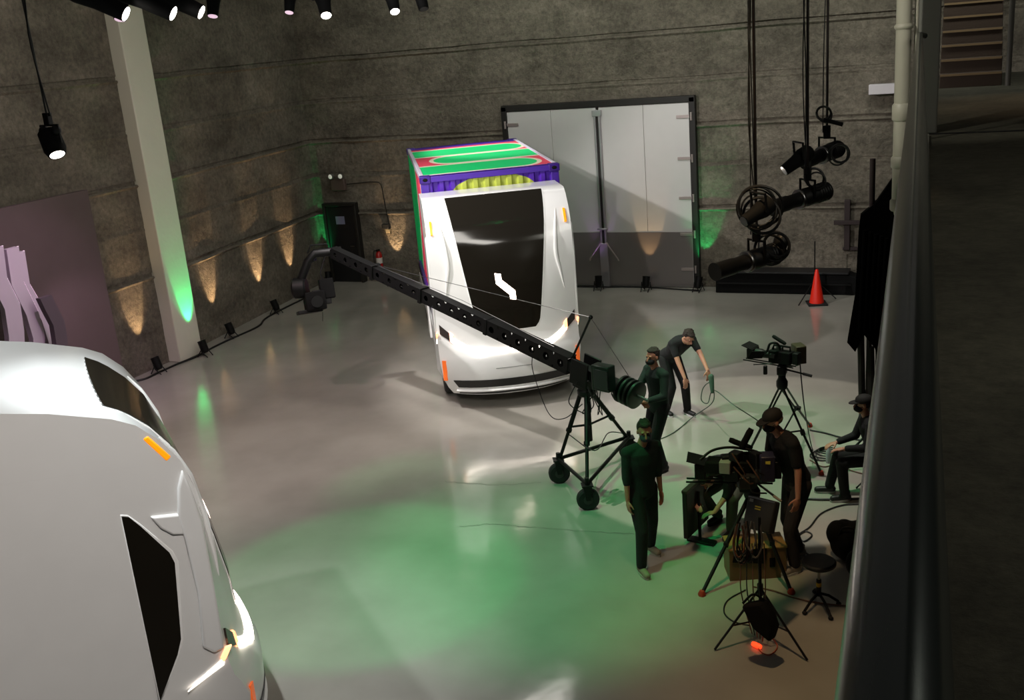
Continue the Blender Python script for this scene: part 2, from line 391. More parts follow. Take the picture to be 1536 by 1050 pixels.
# small black door in the corner with a paper notice
d2 = thing('door_2', '', ''); del d2['label'], d2['category']; d2['kind'] = 'structure'; d2.location = (-15.03, WY-.05, 0)
f = MB(); xa, xb = -15.14, -14.30
xa, xb = -15.50, -14.56
f.box((xa-.0, WY-.08, 1.05), (.08, .2, 2.1)); f.box((xb, WY-.08, 1.05), (.08, .2, 2.1)); f.box(((xa+xb)/2, WY-.08, 2.1), (xb-xa+.08, .2, .08))
f.build('door_frame', M_FRM, d2, world=True, bevel=.01)
MB().box(((xa+xb)/2, WY-.1, 1.03), (xb-xa-.08, .05, 2.04)).build('door_leaf', mat('black_door_paint', '0c0b0d', .55), d2, world=True, bevel=.005)
MB().box(((xa+xb)/2-.02, WY-.13, 1.68), (.27, .006, .21)).build('paper_notice', mat('notice_paper', '7d7f98', .8), d2, world=True)
hl = MB(); hl.tube([(xb-.12, WY-.12, 1.0), (xb-.12, WY-.19, 1.0), (xb-.24, WY-.19, 1.0)], .012, 8); hl.build('door_handle', STEEL, d2, world=True)

# balcony slab, kerb, stairs, its column and pipes on the right
MZ = 4.5
e = [FL(1318, 1060, MZ), FL(1352, 560, MZ), FL(1378, 205, MZ)]
dv = (e[2]-e[0]).normalized(); p_near = e[0]-dv*4.5; p_far = e[2]+dv*9.3
p_far = Vector((e[2].x-.02, WY-.1, MZ)); 
sl = MB().prism([p_near, e[2], p_far, (5.9, WY-.1, MZ), (5.9, p_near.y, MZ)], (0, 0, 0), (0, 0, -.35))
struct(sl.build('balcony_slab', M_SLAB, smooth=False)).name = 'floor_balcony'
k = MB(); w = Vector((.11, 0, 0)); k.prism([p_near, e[2], e[2]+w, p_near+w], (0, 0, .03), (0, 0, -.02))
struct(k.build('kerb', mat('worn_kerb', '5d5b52', .8, bump=.5, bscale=30))).name = 'trim_3'
g = MB().box(((e[2].x+5.9)/2, FL(1460, 199, MZ).y, MZ+.004), (5.9-e[2].x-.02, .1, .006)).build('gap', BLKM); struct(g).name = 'trim_4'
sy = FL(1450, 131, MZ).y
xs0 = PY(1409, 120, sy).x; xs1 = PY(1503, 120, sy).x
M_TR = mat('brown_stair_concrete', '3a2c20', .8, bump=.3); M_NOSE = mat('worn_yellow_nosing', '7c6648', .6)
st = thing('staircase', 'short concrete staircase with worn pale nosings at the far end of the balcony', 'stairs', ((xs0+xs1)/2, sy, MZ))
zc = MZ
for i, py in enumerate((131, 109, 90, 68, 46, 26, 8, -8, -24)):
    yy = sy+.28*i; z1 = max(PY(1455, py-10, yy).z, zc+.12) if i else MZ+.2
    z1 = MZ+.235*(i+1)
    b = MB().box(((xs0+xs1)/2, yy+.14+.2, z1-.12), (xs1-xs0, .56, .24)).build('step', M_TR, st, world=True, bevel=.01)
    n_ = MB().box(((xs0+xs1)/2, yy+.045, z1-.02), (xs1-xs0-.02, .03, .035)); nn = n_.build('nosing', M_NOSE, b); nn.data.transform(wm(b).inverted())
MB().tube([(xs1+.09, sy-.1, MZ), (xs1+.09, sy-.1, MZ+3.2)], .045, 12).build('post', mat('grey_post', '504c46', .5), st, world=True)

cbx = PY(1388, 190, 13.3); colw = PY(1409, 150, 13.3).x-PY(1371, 150, 13.3).x
M_COL = mat('grey_painted_column', '77766f', .7, bump=.2, bscale=10)
cy = 13.2+.15; cx = (PY(1371, 100, cy).x+PY(1407, 100, cy).x)/2
struct(MB().box((cx, cy+.15, MZ+2.2), (colw, .34, 4.5)).build('col', M_COL, bevel=.015)).name = 'trim_5'
# white drain pipe beside the column
M_PIPE = mat('cream_drain_pipe', 'b9b5a4', .45)
px_ = 12.9
pt = PY(1357, 0, px_); r_ = .085
dp = thing('drain_pipe', 'cream vertical drain pipe with couplings outside the balcony column', 'pipe', (pt.x, px_, PY(1345, 330, px_).z))
zb = PY(1347, 305, px_).z
MB().tube([(pt.x, px_, 9.1), (pt.x, px_, zb), (pt.x+.03, px_, zb-.12), (pt.x+.14, px_, zb-.32)], r_, 16).build('pipe', M_PIPE, dp, world=True)
for py, h in ((168, .16), (243, .10), (307, .1), (40, .02)):
    z = PY(1352, py, px_).z; MB().lathe([(r_+.004, -h/2-.02), (r_+.02, -h/2), (r_+.02, h/2), (r_+.004, h/2+.02)], (pt.x, px_, z), n=20).build('coupling', M_PIPE, dp, world=True)
MB().tube([(pt.x+.13, px_+.05, 9.1), (pt.x+.13, px_+.05, zb+.6)], .022, 8).build('side_conduit', M_PIPE, dp, world=True)
# hand rail close to the photographer
ra, rb = FL(1341, 1050, 5.64), FL(1379.5, 52, 5.64)
rd = (rb-ra).normalized()
hr = thing('hand_rail', 'shiny dark steel hand rail running along the balcony edge', 'railing', (ra-rd*1.5).xyz)
hr.location.z = MZ
M_RAIL = mat('dark_polished_steel', '424a49', .2, .5, bump=.05, bscale=4)
end = rb
MB().tube([ra-rd*1.6, ra, ra.lerp(rb, .2), ra.lerp(rb, .5), rb-rd*.1, rb, rb+Vector((.05, .12, -.02))], .0305, 24).build('top_rail', M_RAIL, hr, world=True)
for t in (.45, .99):
    p = ra.lerp(rb, t); MB().tube([(p.x+.01, p.y, MZ+.03), (p.x+.01, p.y, 5.63)], .018, 12).build('post', M_RAIL, hr, world=True)

# little things on the back wall
o = MB().box(((-1.77-1.25)/2, WY-.14, 4.315), (.55, .24, .2)).build('white_light_box', mat('white_box', 'd8d2d6', .5), bevel=.01); tag(o, 'small white horizontal box high on the back wall left of the drain pipe', 'wall box')
tl = thing('emergency_light', 'twin headed emergency light on a grey box above the small black door', 'emergency light', (-15.0, WY-.03, 2.72))
MB().box((-14.98, WY-.09, 2.62), (.42, .12, .3)).build('housing', mat('brown_grey_box', '5b4b44', .6), tl, world=True, bevel=.015)
for i, q in enumerate((-.13, .13)):
    hd = MB().lathe([(.05, 0), (.07, .05), (.07, .09)], (-14.98+q, WY-.12, 2.86), (.15*q*8, -1, -.1), 16).build('lamp_head', mat('grey_lamp', '6c6a66', .4), tl, world=True)
    ln = MB().ell((0, 0, 0), (.06, .025, .06)).build('lens', mat('frosted_lens', 'd8d8c8', .3, emit='d8d8c8', es=.5), hd); ln.location = wm(hd).inverted() @ Vector((-14.98+q+.02*q*8, WY-.21, 2.85))
tag(MB().tube(smoothline([(-14.76, WY-.05, 2.62), (-14.4, WY-.04, 2.64), (-14.0, WY-.04, 2.66), (-13.75, WY-.04, 2.6), (-13.7, WY-.04, 2.2), (-13.66, WY-.04, 1.8), (-13.6, WY-.06, 1.3)]), .012, 6).build('wall_cable', BCABLE), 'thin dark cable running from the emergency light down the back wall', 'cable')
fe = thing('fire_extinguisher', 'red fire extinguisher with a white label on the back wall by the black door', 'fire extinguisher', (-14.0, WY-.13, .35))
MB().lathe([(.06, 0), (.085, .02), (.085, .40), (.06, .47), (.03, .5)], (-14.0, WY-.13, .35)).build('cylinder', mat('red_paint', 'a01a16', .3), fe, world=True)
MB().lathe([(.087, .18), (.087, .33)], (-14.0, WY-.13, .35)).build('label_band', mat('label_white', 'c9c4bc', .6), fe, world=True)
MB().box((-14.0, WY-.15, .88), (.05, .14, .05)).build('valve', BLK, fe, world=True, bevel=.01)
MB().tube(smoothline([(-14.0, WY-.2, .88), (-14.1, WY-.2, .85), (-14.12, WY-.2, .6), (-14.08, WY-.2, .5)]), .012, 8).build('hose', RUB, fe, world=True)
jb = thing('junction_box', 'small dark junction box low on the back wall above the extinguisher light beam', 'junction box', (-13.72, WY-.05, 1.42))
MB().box((-13.72, WY-.07, 1.5), (.2, .1, .12)).build('box', GREY, jb, world=True, bevel=.01)
MB().box((-13.66, WY-.07, 1.38), (.12, .08, .1)).build('cover', mat('cream_cover', 'a89878', .6), jb, world=True, bevel=.01)
cb = thing('wall_bracket', 'dark steel cross shaped bracket fixed to the back wall beside the black drape', 'bracket', (-2.19, WY-.05, 1.0))
MB().box((-2.19, WY-.08, 1.46), (.12, .1, 1.1)).build('upright', mat('rusty_steel', '2e2222', .7), cb, world=True, bevel=.01)
MB().box((-2.15, WY-.17, 1.53), (.62, .08, .09)).build('cross_bar', mat('rusty_steel', '2e2222', .7), cb, world=True, bevel=.01)
MB().box((-2.1, WY-.06, .93), (.36, .08, .07)).build('foot_plate', mat('rusty_steel', '2e2222', .7), cb, world=True, bevel=.01)
# long black bench along the wall
bn = thing('bench', 'long low black bench box along the foot of the back wall', 'bench', (-3.4, WY-.3, 0))
MB().prism([(-5.0, WY-.55, 0), (-1.85, WY-.55, 0), (-1.85, WY-.55, .36), (-2.15, WY-.55, .47), (-5.0, WY-.55, .47)], (0, 0, 0), (0, .42, 0)).build('body', BLKM, bn, world=True, bevel=.02)
MB().box((-3.5, WY-.36, .49), (2.8, .5, .04)).build('top', mat('black_vinyl', '141316', .5), bn, world=True, bevel=.01)
MB().box((-3.5, WY-.57, .24), (2.9, .03, .04)).build('rail', BLK, bn, world=True)

# stage backdrop on the left
M_BD = mat('brown_grey_backdrop', '5a4d4b', .6, var=.1)
yb = PX(183, 560, -14.55).y
bdp = MB().box((-14.55, yb-4.5, PX(133, 283, -14.55).z/2), (.12, 9., PX(133, 283, -14.55).z)).build('backdrop', M_BD, bevel=.01)
tag(bdp, 'tall brown grey backdrop panel standing against the left wall', 'backdrop')
M_FIN = mat('white_fin_board', 'c9bcc8', .5)
M_FIND = mat('dark_fin_board', '5c5158', .6)
def fin(pix, Xc, wid, m, lab, lit=None):
    pts = [PX(x, y, Xc) for x, y in pix]; n = len(pts)
    w = [wid*k for k in ((1.,)*n)]
    A = [(p.x, p.y-wid/2, p.z) for p in pts]; B = [(p.x, p.y+wid/2, p.z) for p in pts]
    base = pts[-1]; A.append((Xc, base.y-wid/2+.15, 0)); B.append((Xc, base.y+wid/2+.15, 0))
    poly = A+B[::-1]; 
    th = thing('wavy_fin', lab, 'stage decoration', (Xc, base.y+.15, 0), group='wavy fins of the stage set')
    mb = MB(); k = len(A)
    vs = [Vector(a)+Vector((d, 0, 0)) for d in (0, .1) for a in A+B]; fs = []
    for i in range(k-1):
        fs += [(i, i+1, k+i+1, k+i), (2*k+i, 3*k+i, 3*k+i+1, 2*k+i+1), (i, 2*k+i, 2*k+i+1, i+1), (k+i, k+i+1, 3*k+i+1, 3*k+i)]
    fs += [(0, k, 3*k, 2*k), (k-1, 3*k-1, 4*k-1, 2*k-1)]
    mb.add(vs, fs).build('fin_board', m, th, world=True)
    if lit:
        lp = [Vector(A[i])+Vector((.06, wid+.015, 0)) for i in range(lit)]
        MB().tube(lp, .014, 8).build('light_strip', mat('pink_light_strip', 'ffffff', .3, emit='ffd8f4', es=3.), th, world=True)
    return th
fin([(-14, 372), (-8, 420), (12, 460), (18, 500), (20, 545)], -13.6, .30, M_FIN, 'first pale wavy fin at the picture edge', 3)
fin([(12, 372), (20, 425), (42, 470), (52, 505), (52, 545)], -13.8, .24, M_FIN, 'second pale wavy fin with a glowing edge', 3)
fin([(24, 378), (32, 428), (62, 478), (72, 510), (74, 545)], -14.0, .17, M_FIN, 'third pale wavy fin from the left beside the dark one', 3)
fin([(62, 445), (70, 462), (82, 485), (86, 510), (88, 545)], -13.55, .24, M_FIND, 'short dark wavy fin furthest right of the fins')
# black cable along the left wall base
wc = [FL(205, 568), FL(235, 563), FL(262, 548), FL(293, 536), FL(320, 520), FL(346, 507), FL(380, 490), FL(415, 473), FL(450, 462)]
wc = [Vector((min(p.x, -14.6), p.y, .02)) for p in wc]
tag(MB().tube(smoothline([(-14.95, 15.0, .02)]+[(-14.85 if not 16.1 < p.y < 17.1 else -14.78, p.y, .02) for p in wc[:-2]]+[(wxl(19.9)+.32, 19.9, .02)]+[(-15.3, 22.8, .02)]), .022, 8).build('floor_cable', BCABLE), 'black cable linking the uplights along the foot of the left wall', 'cable')
tag(MB().tube(smoothline([(-9.2, WY-.25, .02), (-8.0, WY-.28, .02), (-6.8, WY-.22, .02), (-5.4, WY-.45, .02)]), .018, 8).build('floor_cable', BCABLE), 'black cable along the foot of the big steel door', 'cable')
# ------------------------------------------------------------------ trucks
# local frame: x = vehicle's left side, y = backwards from the bumper, z up
PROF = [(.10, .26), (.03, .40), (0., .62), (.0, .86), (.05, .98), (.12, 1.08), (.16, 1.3), (.18, 1.7), (.25, 2.1), (.33, 2.45), (.42, 2.8), (.53, 3.05), (.67, 3.24), (.84, 3.41), (.98, 3.5)]
WID = [1.02, 1.10, 1.17, 1.2, 1.2, 1.2, 1.2, 1.2, 1.2, 1.2, 1.2, 1.2, 1.2, 1.2, 1.2]
BUL = [.34, .33, .31, .30, .29, .27, .27, .25, .17, .09, .01, -.03, -.06, -.07, -.05]
def interp(zs, vals, z):
    if z <= zs[0]: return vals[0]
    for i in range(len(zs)-1):
        if z <= zs[i+1]:
            t = (z-zs[i])/(zs[i+1]-zs[i]); t = t; return vals[i]*(1-t)+vals[i+1]*t
    return vals[-1]
ZS = [p[1] for p in PROF]; VS = [p[0] for p in PROF]
def front(s, z):     # point on the face
    w = interp(ZS, WID, z); return Vector((s, interp(ZS, VS, z)+interp(ZS, BUL, z)*abs(s/w)**2.4, z))
def fpatch(poly_fn, zs, ns, off, thick=.02):
    """poly_fn(z)->(s0,s1); slab hugging the face, standing off by off"""
    mb = MB()
    def nrm(s, z):
        a = front(s, z+.02)-front(s, z-.02); b = front(s+.02, z)-front(s-.02, z); n = b.cross(a).normalized()
        return n if n.y < 0 else -n
    def fn(u, z):
        s0, s1 = poly_fn(z); s = s0+(s1-s0)*u; p = front(s, z); n = nrm(s, z); return p+n*off, p-n*thick
    return mb.grid(fn, [i/ns for i in range(ns+1)], zs)
def sample(a, b, n): return [a+(b-a)*i/n for i in range(n+1)]
M_LB = mat('light_bar_glow', 'ffffff', .3, emit='fff0e0', es=14)
M_LBW = mat('warm_glow_rim', 'ffffff', .3, emit='ff9a5a', es=3)
M_GRILL = mat('black_grille', '0b0b0b', .35)
def cab(root, roof):
    roof_end = roof[-1][0]
    nS = 17; mb = MB(); vs = []; fs = []
    prof = list(zip(VS, ZS, WID, BUL))+[(a, b_, 1.2, .01) for a, b_ in roof]; K = len(prof)
    for (v, z, w, bl) in prof:
        for j in range(nS):
            t = -1+2*j/(nS-1); vs.append((w*t, v+bl*abs(t)**2.4, z))
    for k in range(K-1):
        for j in range(nS-1): fs.append((k*nS+j, k*nS+j+1, (k+1)*nS+j+1, (k+1)*nS+j))
    # back edge
    b = len(vs)
    zr = prof[-1][1]
    vs += [(-1.2, roof_end, zr), (1.2, roof_end, zr), (-1.2, roof_end, .31), (1.2, roof_end, .31), (-1.2, roof_end, .3), (1.2, roof_end, .3)]
    top = (K-1)*nS
    fs.append(tuple(range(top, top+nS))+(b+1, b))
    fs.append(tuple(k*nS for k in range(K))+(b, b+4))        # left cap
    fs.append(tuple(k*nS+nS-1 for k in range(K))+(b+1, b+5))
    fs.append(tuple(range(nS))+(b+5, b+4)); fs.append((b, b+1, b+5, b+4))
    mb.add(vs, fs); body = mb.build('cab_shell' if roof_end < 3 else 'body_shell', WHITEP, root, bevel=.07, seg=4, ang=42)
    # windscreen panel: wide at the top, narrow at the foot, wraps over the brow
    def wsp(z):
        t = (z-1.34)/(3.5-1.34); w = .50+.32*max(0, t)**.9
        if z < 1.42: w = .44+(z-1.34)/.08*.07
        return -w, w
    ws = fpatch(wsp, sorted(set(sample(1.34, 3.495, 34)+[1.5])), 12, .012, .03).build('windscreen', DGLASS, root, ang=30)
    # roof part of the screen up to the roof line
    fr = fpatch(lambda z: (wsp(z)[0]-.022, wsp(z)[1]+.022), sorted(set([1.32]+sample(1.34, 3.495, 34))), 12, .006, .02).build('screen_surround', mat('bright_trim', 'f2f2f0', .2), ws, ang=30)
    # glowing logo mark
    def mark(a, b_, c, d):
        (s0, z0), (s1, z1) = a, b_
        return None
    lg = [(-.11, 2.27), (-.105, 2.15), (.10, 1.95), (.105, 1.83)]
    hw = .036; rail_a = []; rail_b = []
    def off(i):
        p = lg[i]; q0 = lg[max(i-1, 0)]; q1 = lg[min(i+1, 3)]
        return p
    L_ = [(p[0]-.05, p[1]+.02) for p in lg]; R_ = [(p[0]+.05, p[1]-.0) for p in lg]
    L_[1] = (lg[1][0]-.05, lg[1][1]-.03); R_[1] = (lg[1][0]+.05, lg[1][1]+.025); L_[2] = (lg[2][0]-.05, lg[2][1]-.025); R_[2] = (lg[2][0]+.05, lg[2][1]+.03)
    m_ = MB()
    for i in range(3):
        q = [L_[i], R_[i], R_[i+1], L_[i+1]]; P = [front(*p) for p in q]
        m_.prism(P, (0, -.020, 0), (0, -.004, 0))
    m_.build('logo', mat('logo_glow', 'ffffff', .3, emit='ffe2d0', es=9), ws, smooth=False)
    # light bar with upswept ends
    def lb(s):
        a = abs(s); return 1.02+(0 if a < .62 else (a-.62)**1.3*.75)
    m_ = MB()
    def strip(s0, s1, dz0, dz1, o1, n=16):
        mm = MB()
        def fn(s, k):
            z = lb(s)+(dz0 if k == 0 else dz1)*(1 if abs(s) < .9 else 1+ (abs(s)-.9)*2); p = front(s, z); return p+Vector((0, -o1, 0)), p+Vector((0, .03, 0))
        return mm.grid(fn, sample(s0, s1, n), [0, 1])
    strip(-.98, .98, -.02, .022, .02, 28).build('light_bar', M_LB, root)
    strip(-.93, -.58, .02, .075, .006, 10).build('headlight', M_LB, root)
    strip(.58, .93, .02, .075, .006, 10).build('headlight', M_LB, root)
    for s in (-1, 1):
        strip(s*1.0, s*1.15, -.01, .10, .015, 6).build('headlight_end', mat('smoked_lens', '3a3430', .15), root)
        strip(s*.94, s*1.0, -.02, .12, .018, 4).build('indicator_rim', M_LBW, root)
    # lower grille, lip and number plate crease
    fpatch(lambda z: (-.93-(z-.42)*.6, .93+(z-.42)*.6), [.42, .48, .55], 20, .012, .03).build('lower_grille', M_GRILL, root)
    fpatch(lambda z: (-.96, .96), [.36, .385], 20, .05, .03).build('bumper_lip', WHITEP, root, bevel=.006)
    fpatch(lambda z: (-.92, .92), [.285, .33], 20, .012, .04).build('under_grille', M_GRILL, root)
    fpatch(lambda z: (-.3, .3), [.74, .747], 8, .004, .02).build('bumper_crease', mat('shut_line', '7a7c7a', .6), root)
    for s in (-1, 1):
        # amber marker light on the shoulder; fender reflector with an added glow
        if roof_end > 3: MB().prism([(s*1.13, .56, 3.10), (s*1.13, .70, 3.31), (s*1.13, .74, 3.29), (s*1.13, .60, 3.07)], (0, .0, .0), (s*.078, .0, .0)).build('marker_light', ORANGE, root, bevel=.012)
        if roof_end < 3: fpatch(lambda z: tuple(sorted((s*1.095, s*1.13))), [2.98, 3.05, 3.12, 3.19], 2, .022, .02).build('marker_light', ORANGE, root)
        fpatch(lambda z: tuple(sorted((s*1.10, s*1.16))), [.55, .7, .9], 2, .02, .02).build('fender_reflector', mat('orange_reflector_glow', 'ff7a30', .3, emit='ff6a20', es=.4), root)
        # raised flute from shoulder down the corner
        pts = [(s*.98, 3.2), (s*.93, 2.9), (s*.90, 2.5), (s*.95, 2.2), (s*1.0, 1.9)]
        P = [front(*p)+Vector((0, -.005, 0)) for p in smoothline_2(pts)]
        n = len(P); MB().tube(P, [.004+.03*sin(pi*i/(n-1)) for i in range(n)], 8).build('corner_crease', WHITEP, root)
        # side window
        W = [(1.0, 2.72), (.95, 2.70), (.88, 2.60), (.71, 2.32), (.685, 2.22), (.75, 1.55), (.80, 1.42), (1.0, 1.06)]
        MB().prism([(s*1.195, v, z) for v, z in W], (0, 0, 0), (s*.014, 0, 0)).build('side_window', DGLASS, root, bevel=.004)
        Wo = [(.93+(v-.93)*1.12, 1.9+(z-1.9)*1.02) for v, z in W]
        MB().prism([(s*1.185, v, z) for v, z in Wo], (0, 0, 0), (s*.020, 0, 0)).build('window_surround', mat('bright_trim', 'f2f2f0', .2), root, bevel=.006)
        Q = [(.50, 2.98), (.56, 2.84), (.60, 2.60), (.58, 2.40), (.56, 1.9), (.60, 1.42), (.52, 1.34), (.43, 1.36), (.42, 1.9), (.42, 2.5), (.46, 2.8)]
        MB().prism([(s*1.18, v, z) for v, z in Q], (0, 0, 0), (s*.05, 0, 0)).build('corner_pillar', WHITEP, root, bevel=.022, seg=4)
        Q = [(.57, 2.62), (.80, 2.66), (.74, 2.54), (.66, 2.46), (.57, 2.44)]
        MB().prism([(s*1.18, v, z) for v, z in Q], (0, 0, 0), (s*.045, 0, 0)).build('air_curtain_ledge', WHITEP, root, bevel=.018, seg=3)
        Q = [(.78, 1.06), (.60, 1.14), (.46, 1.20), (.44, 1.27), (.60, 1.18)]
        MB().prism([(s*1.19, v, z) for v, z in Q], (0, 0, 0), (s*.022, 0, 0)).build('headlight_wrap', mat('side_light_glow', 'ffffff', .3, emit='fff0e0', es=4), root, bevel=.004)
        Q = [(.37, 1.36), (.42, 1.36), (.48, 1.27), (.46, 1.23), (.43, 1.26)]
        MB().prism([(s*1.19, v, z) for v, z in Q], (0, 0, 0), (s*.028, 0, 0)).build('indicator_wrap', M_LBW, root, bevel=.004)
    return body
def smoothline_2(p):
    q = smoothline([(a, 0, b) for a, b in p], 4); return [(v.x, v.z) for v in q]
def wheel(root, x, y, r=.48, w=.3):
    s = 1 if x > 0 else -1
    t = MB().lathe([(r*.55, -w/2), (r*.93, -w/2), (r, -w/2+.05), (r, w/2-.05), (r*.93, w/2), (r*.55, w/2)], (x, y, r+.005), (1, 0, 0), 32).build('tyre', RUB, root)
    h = MB().lathe([(r*.56, -w/2+.04), (r*.5, -w/2+.06), (r*.2, -w/2+.1), (r*.2, w/2-.1), (r*.5, w/2-.06), (r*.56, w/2-.04)], (x, y, r+.005), (1, 0, 0), 24).build('wheel_rim', STEEL, root)
A1 = radians(30.7)
T1 = thing('electric_truck', 'white cabless electric truck facing the camera with a black screen and glowing mark', 'truck', (-6.67, 14.96, 0), A1)
cab(T1, [(1.3, 3.503), (1.76, 3.506)])
ch = MB(); ch.box((-.45, 4.6, .9), (.14, 6.2, .28)); ch.box((.45, 4.6, .9), (.14, 6.2, .28)); ch.box((0, 4.7, 1.02), (2.3, 6.0, .1)); ch.box((0, 1.9, .8), (2.1, .4, .5))
ch.build('chassis', BLK, T1, bevel=.01)
for sx in (-1, 1):
    MB().box((sx*1.12, 4.6, .72), (.1, 5.6, .42)).build('side_skirt', WHITEP, T1, bevel=.03)
    MB().box((sx*1.24, 2.0, 1.35), (.05, .5, .9), taper=.6).build('side_fairing', WHITEP, T1, bevel=.02)
for y in (1.3, 5.3, 6.4):
    for sx in (-.98, .98): wheel(T1, sx, y)
for y in (1.3, 5.3, 6.4): MB().tube([(-1, y, .48), (1, y, .48)], .07, 10).build('axle', BLK, T1)

# container with graphics
CL = 5.35; C0 = 1.82
def nodes_math(nt):
    def mth(op, a, b=None, c=None):
        n = nt.nodes.new('ShaderNodeMath'); n.operation = op
        for i, x in enumerate((a, b, c)):
            if x is None: continue
            if isinstance(x, (int, float)): n.inputs[i].default_value = x
            else: nt.links.new(x, n.inputs[i])
        return n.outputs[0]
    return mth
def paint(name, kind):
    m = bpy.data.materials.new(name); m.use_nodes = True; nt = m.node_tree; b = nt.nodes['Principled BSDF']; M = nodes_math(nt)
    b.inputs['Roughness'].default_value = .35
    tc = nt.nodes.new('ShaderNodeTexCoord'); sx = nt.nodes.new('ShaderNodeSeparateXYZ'); nt.links.new(tc.outputs['Object'], sx.inputs[0])
    x, y, z = sx.outputs
    GR, PK, CR_, PU, BL, YL, WH_ = [(*lin(c), 1) for c in ('00d878', 'ee4a64', 'f2e6cc', '4f22a6', '2c22c4', 'b4c04e', 'e0dcf0')]
    def mix(f, a, c):
        n = nt.nodes.new('ShaderNodeMix'); n.data_type = 'RGBA'; nt.links.new(f, n.inputs[0])
        for i, v in ((6, a), (7, c)):
            if isinstance(v, tuple): n.inputs[i].default_value = v
            else: nt.links.new(v, n.inputs[i])
        return n.outputs[2]
    def capsule(sgn, send, lc, hh):   # band reaching beyond one side with a round end at the other
        dx = M('MAXIMUM', M('MULTIPLY', M('SUBTRACT', x, send), sgn), 0.)
        dx = M('MULTIPLY', dx, 1.6)
        dy = M('SUBTRACT', y, lc)
        return M('SUBTRACT', M('SQRT', M('ADD', M('MULTIPLY', dx, dx), M('MULTIPLY', dy, dy))), hh)
    if kind == 'top':
        d = capsule(1, .6, .92, .60)
        d = M('MINIMUM', d, capsule(-1, -.45, 2.40, .60)); d = M('MINIMUM', d, capsule(1, .75, 3.88, .60))
        c = mix(M('LESS_THAN', d, 0.), mix(M('LESS_THAN', d, .14), PK, CR_), GR)
        c = mix(M('GREATER_THAN', y, CL-.5), c, PU); c = mix(M('LESS_THAN', y, .2), c, PU)
    elif kind == 'front':
        dx = M('DIVIDE', M('SUBTRACT', x, .05), .75); dz_ = M('DIVIDE', M('SUBTRACT', z, -.36), .30)
        e = M('ADD', M('MULTIPLY', dx, dx), M('MULTIPLY', dz_, dz_)); c = mix(M('LESS_THAN', e, 1.), PU, YL)
    else:
        w = M('MULTIPLY', M('SINE', M('MULTIPLY', z, 1.6)), .25); t = M('ADD', y, M('MULTIPLY', w, -1.)); t = M('ADD', t, M('MULTIPLY', z, .25))
        c = mix(M('LESS_THAN', t, 3.4), GR, CR_); c = mix(M('LESS_THAN', t, 3.1), c, PK); c = mix(M('LESS_THAN', t, 1.5), c, CR_); c = mix(M('LESS_THAN', t, 1.3), c, BL); c = mix(M('LESS_THAN', t, .5), c, WH_)
    nt.links.new(c, b.inputs['Base Color']); return m
P_T, P_F, P_S = paint('container_roof_paint', 'top'), paint('container_front_paint', 'front'), paint('container_side_paint', 'side')
ZT = 3.77
M_PUR = mat('purple_frame_paint', '4a2a9a', .35)
cv = Vector((0, C0, 0)); RZ = Matrix.Rotation(A1, 4, 'Z')
cl = Vector((-6.67, 14.96, 0)) + RZ @ Vector((.08, C0, ZT))
CT = thing('shipping_container', 'shipping container painted green, red and purple riding behind the truck cab', 'shipping container', cl, A1)
def corrug(n, L, hgt, dep, ax):   # corrugated wall as a prism polygon
    pts = []; st_ = L/n
    for i in range(n):
        a = i*st_; pts += [(a, 0), (a+st_*.35, 0), (a+st_*.5, dep), (a+st_*.85, dep)]
    pts.append((L, 0)); return pts
hgtC = 2.58
pl = corrug(22, CL-.3, hgtC, .035, 0)
for sx in (-1, 1):
    poly = [(sx*(1.18-d), .15+a, -.1) for a, d in pl]+[(sx*1.12, CL-.15, -.1), (sx*1.12, .15, -.1)]
    MB().prism(poly, (0, 0, 0), (0, 0, -hgtC+.2)).build('side_wall', P_S, CT, smooth=False)
pl = corrug(11, 2.2, hgtC, .035, 0)
for yy, sg, nm in ((.03, 1, 'front_wall'), (CL-.03, -1, 'rear_door')):
    poly = [(-1.1+a, yy+sg*d, -.08) for a, d in pl]+[(1.1, yy+sg*.08, -.08), (-1.1, yy+sg*.08, -.08)]
    MB().prism(poly, (0, 0, 0), (0, 0, -hgtC+.2)).build(nm, P_F, CT, smooth=False)
MB().box((0, CL/2, -.015), (2.38, CL-.1, .03)).build('roof_panel', P_T, CT)
for q in ((0, .06, -.05, 2.44, .12, .1), (0, CL-.06, -.05, 2.44, .12, .1)): MB().box(q[:3], q[3:]).build('end_rail', M_PUR, CT, bevel=.008)
for sx in (-1, 1): 
    MB().box((sx*1.185, CL/2, -.04), (.07, CL, .1)).build('top_rail', mat('pale_rail_paint', 'd0c8d8', .4), CT, bevel=.008)
    MB().box((sx*1.18, CL/2, -hgtC), (.09, CL, .16)).build('bottom_rail', M_PUR, CT, bevel=.008)
    for yy, mm in ((.08, M_PUR), (CL-.08, mat('green_post_paint', '00b864', .4))):
        MB().box((sx*1.15, yy, -hgtC/2), (.14, .14, hgtC)).build('corner_post', mm, CT, bevel=.01)
        cc = MB().box((sx*1.14, yy, -.05), (.19, .19, .13)).build('corner_casting', mat('dark_purple_casting', '38197c', .4), CT, bevel=.012)
        MB().ell((sx*1.14, yy+(-.09 if yy < 1 else .09), -.05), (.05, .012, .035)).build('lock_hole', BLKM, cc)
MB().box((0, CL/2, -hgtC+.02), (2.3, CL-.2, .1)).build('floor', M_PUR, CT)

# near truck, seen from its side
A2 = atan2(-.7593, -.6508)  # set below from the heading
F2 = Vector((.65079, .75926)).normalized()
A2 = atan2(F2.x, -F2.y)      # local -y points along the heading
T2 = thing('electric_truck', 'large white truck body filling the lower left corner, seen from its side', 'truck', (-6.69+.95*F2.x, 6.23+.95*F2.y, 0), A2)
cab(T2, [(1.33, 3.64), (1.65, 3.72), (2.3, 3.79), (7.2, 3.8)])
for y in (1.3, 5.4, 6.5):
    for sx in (-.98, .98): wheel(T2, sx, y)
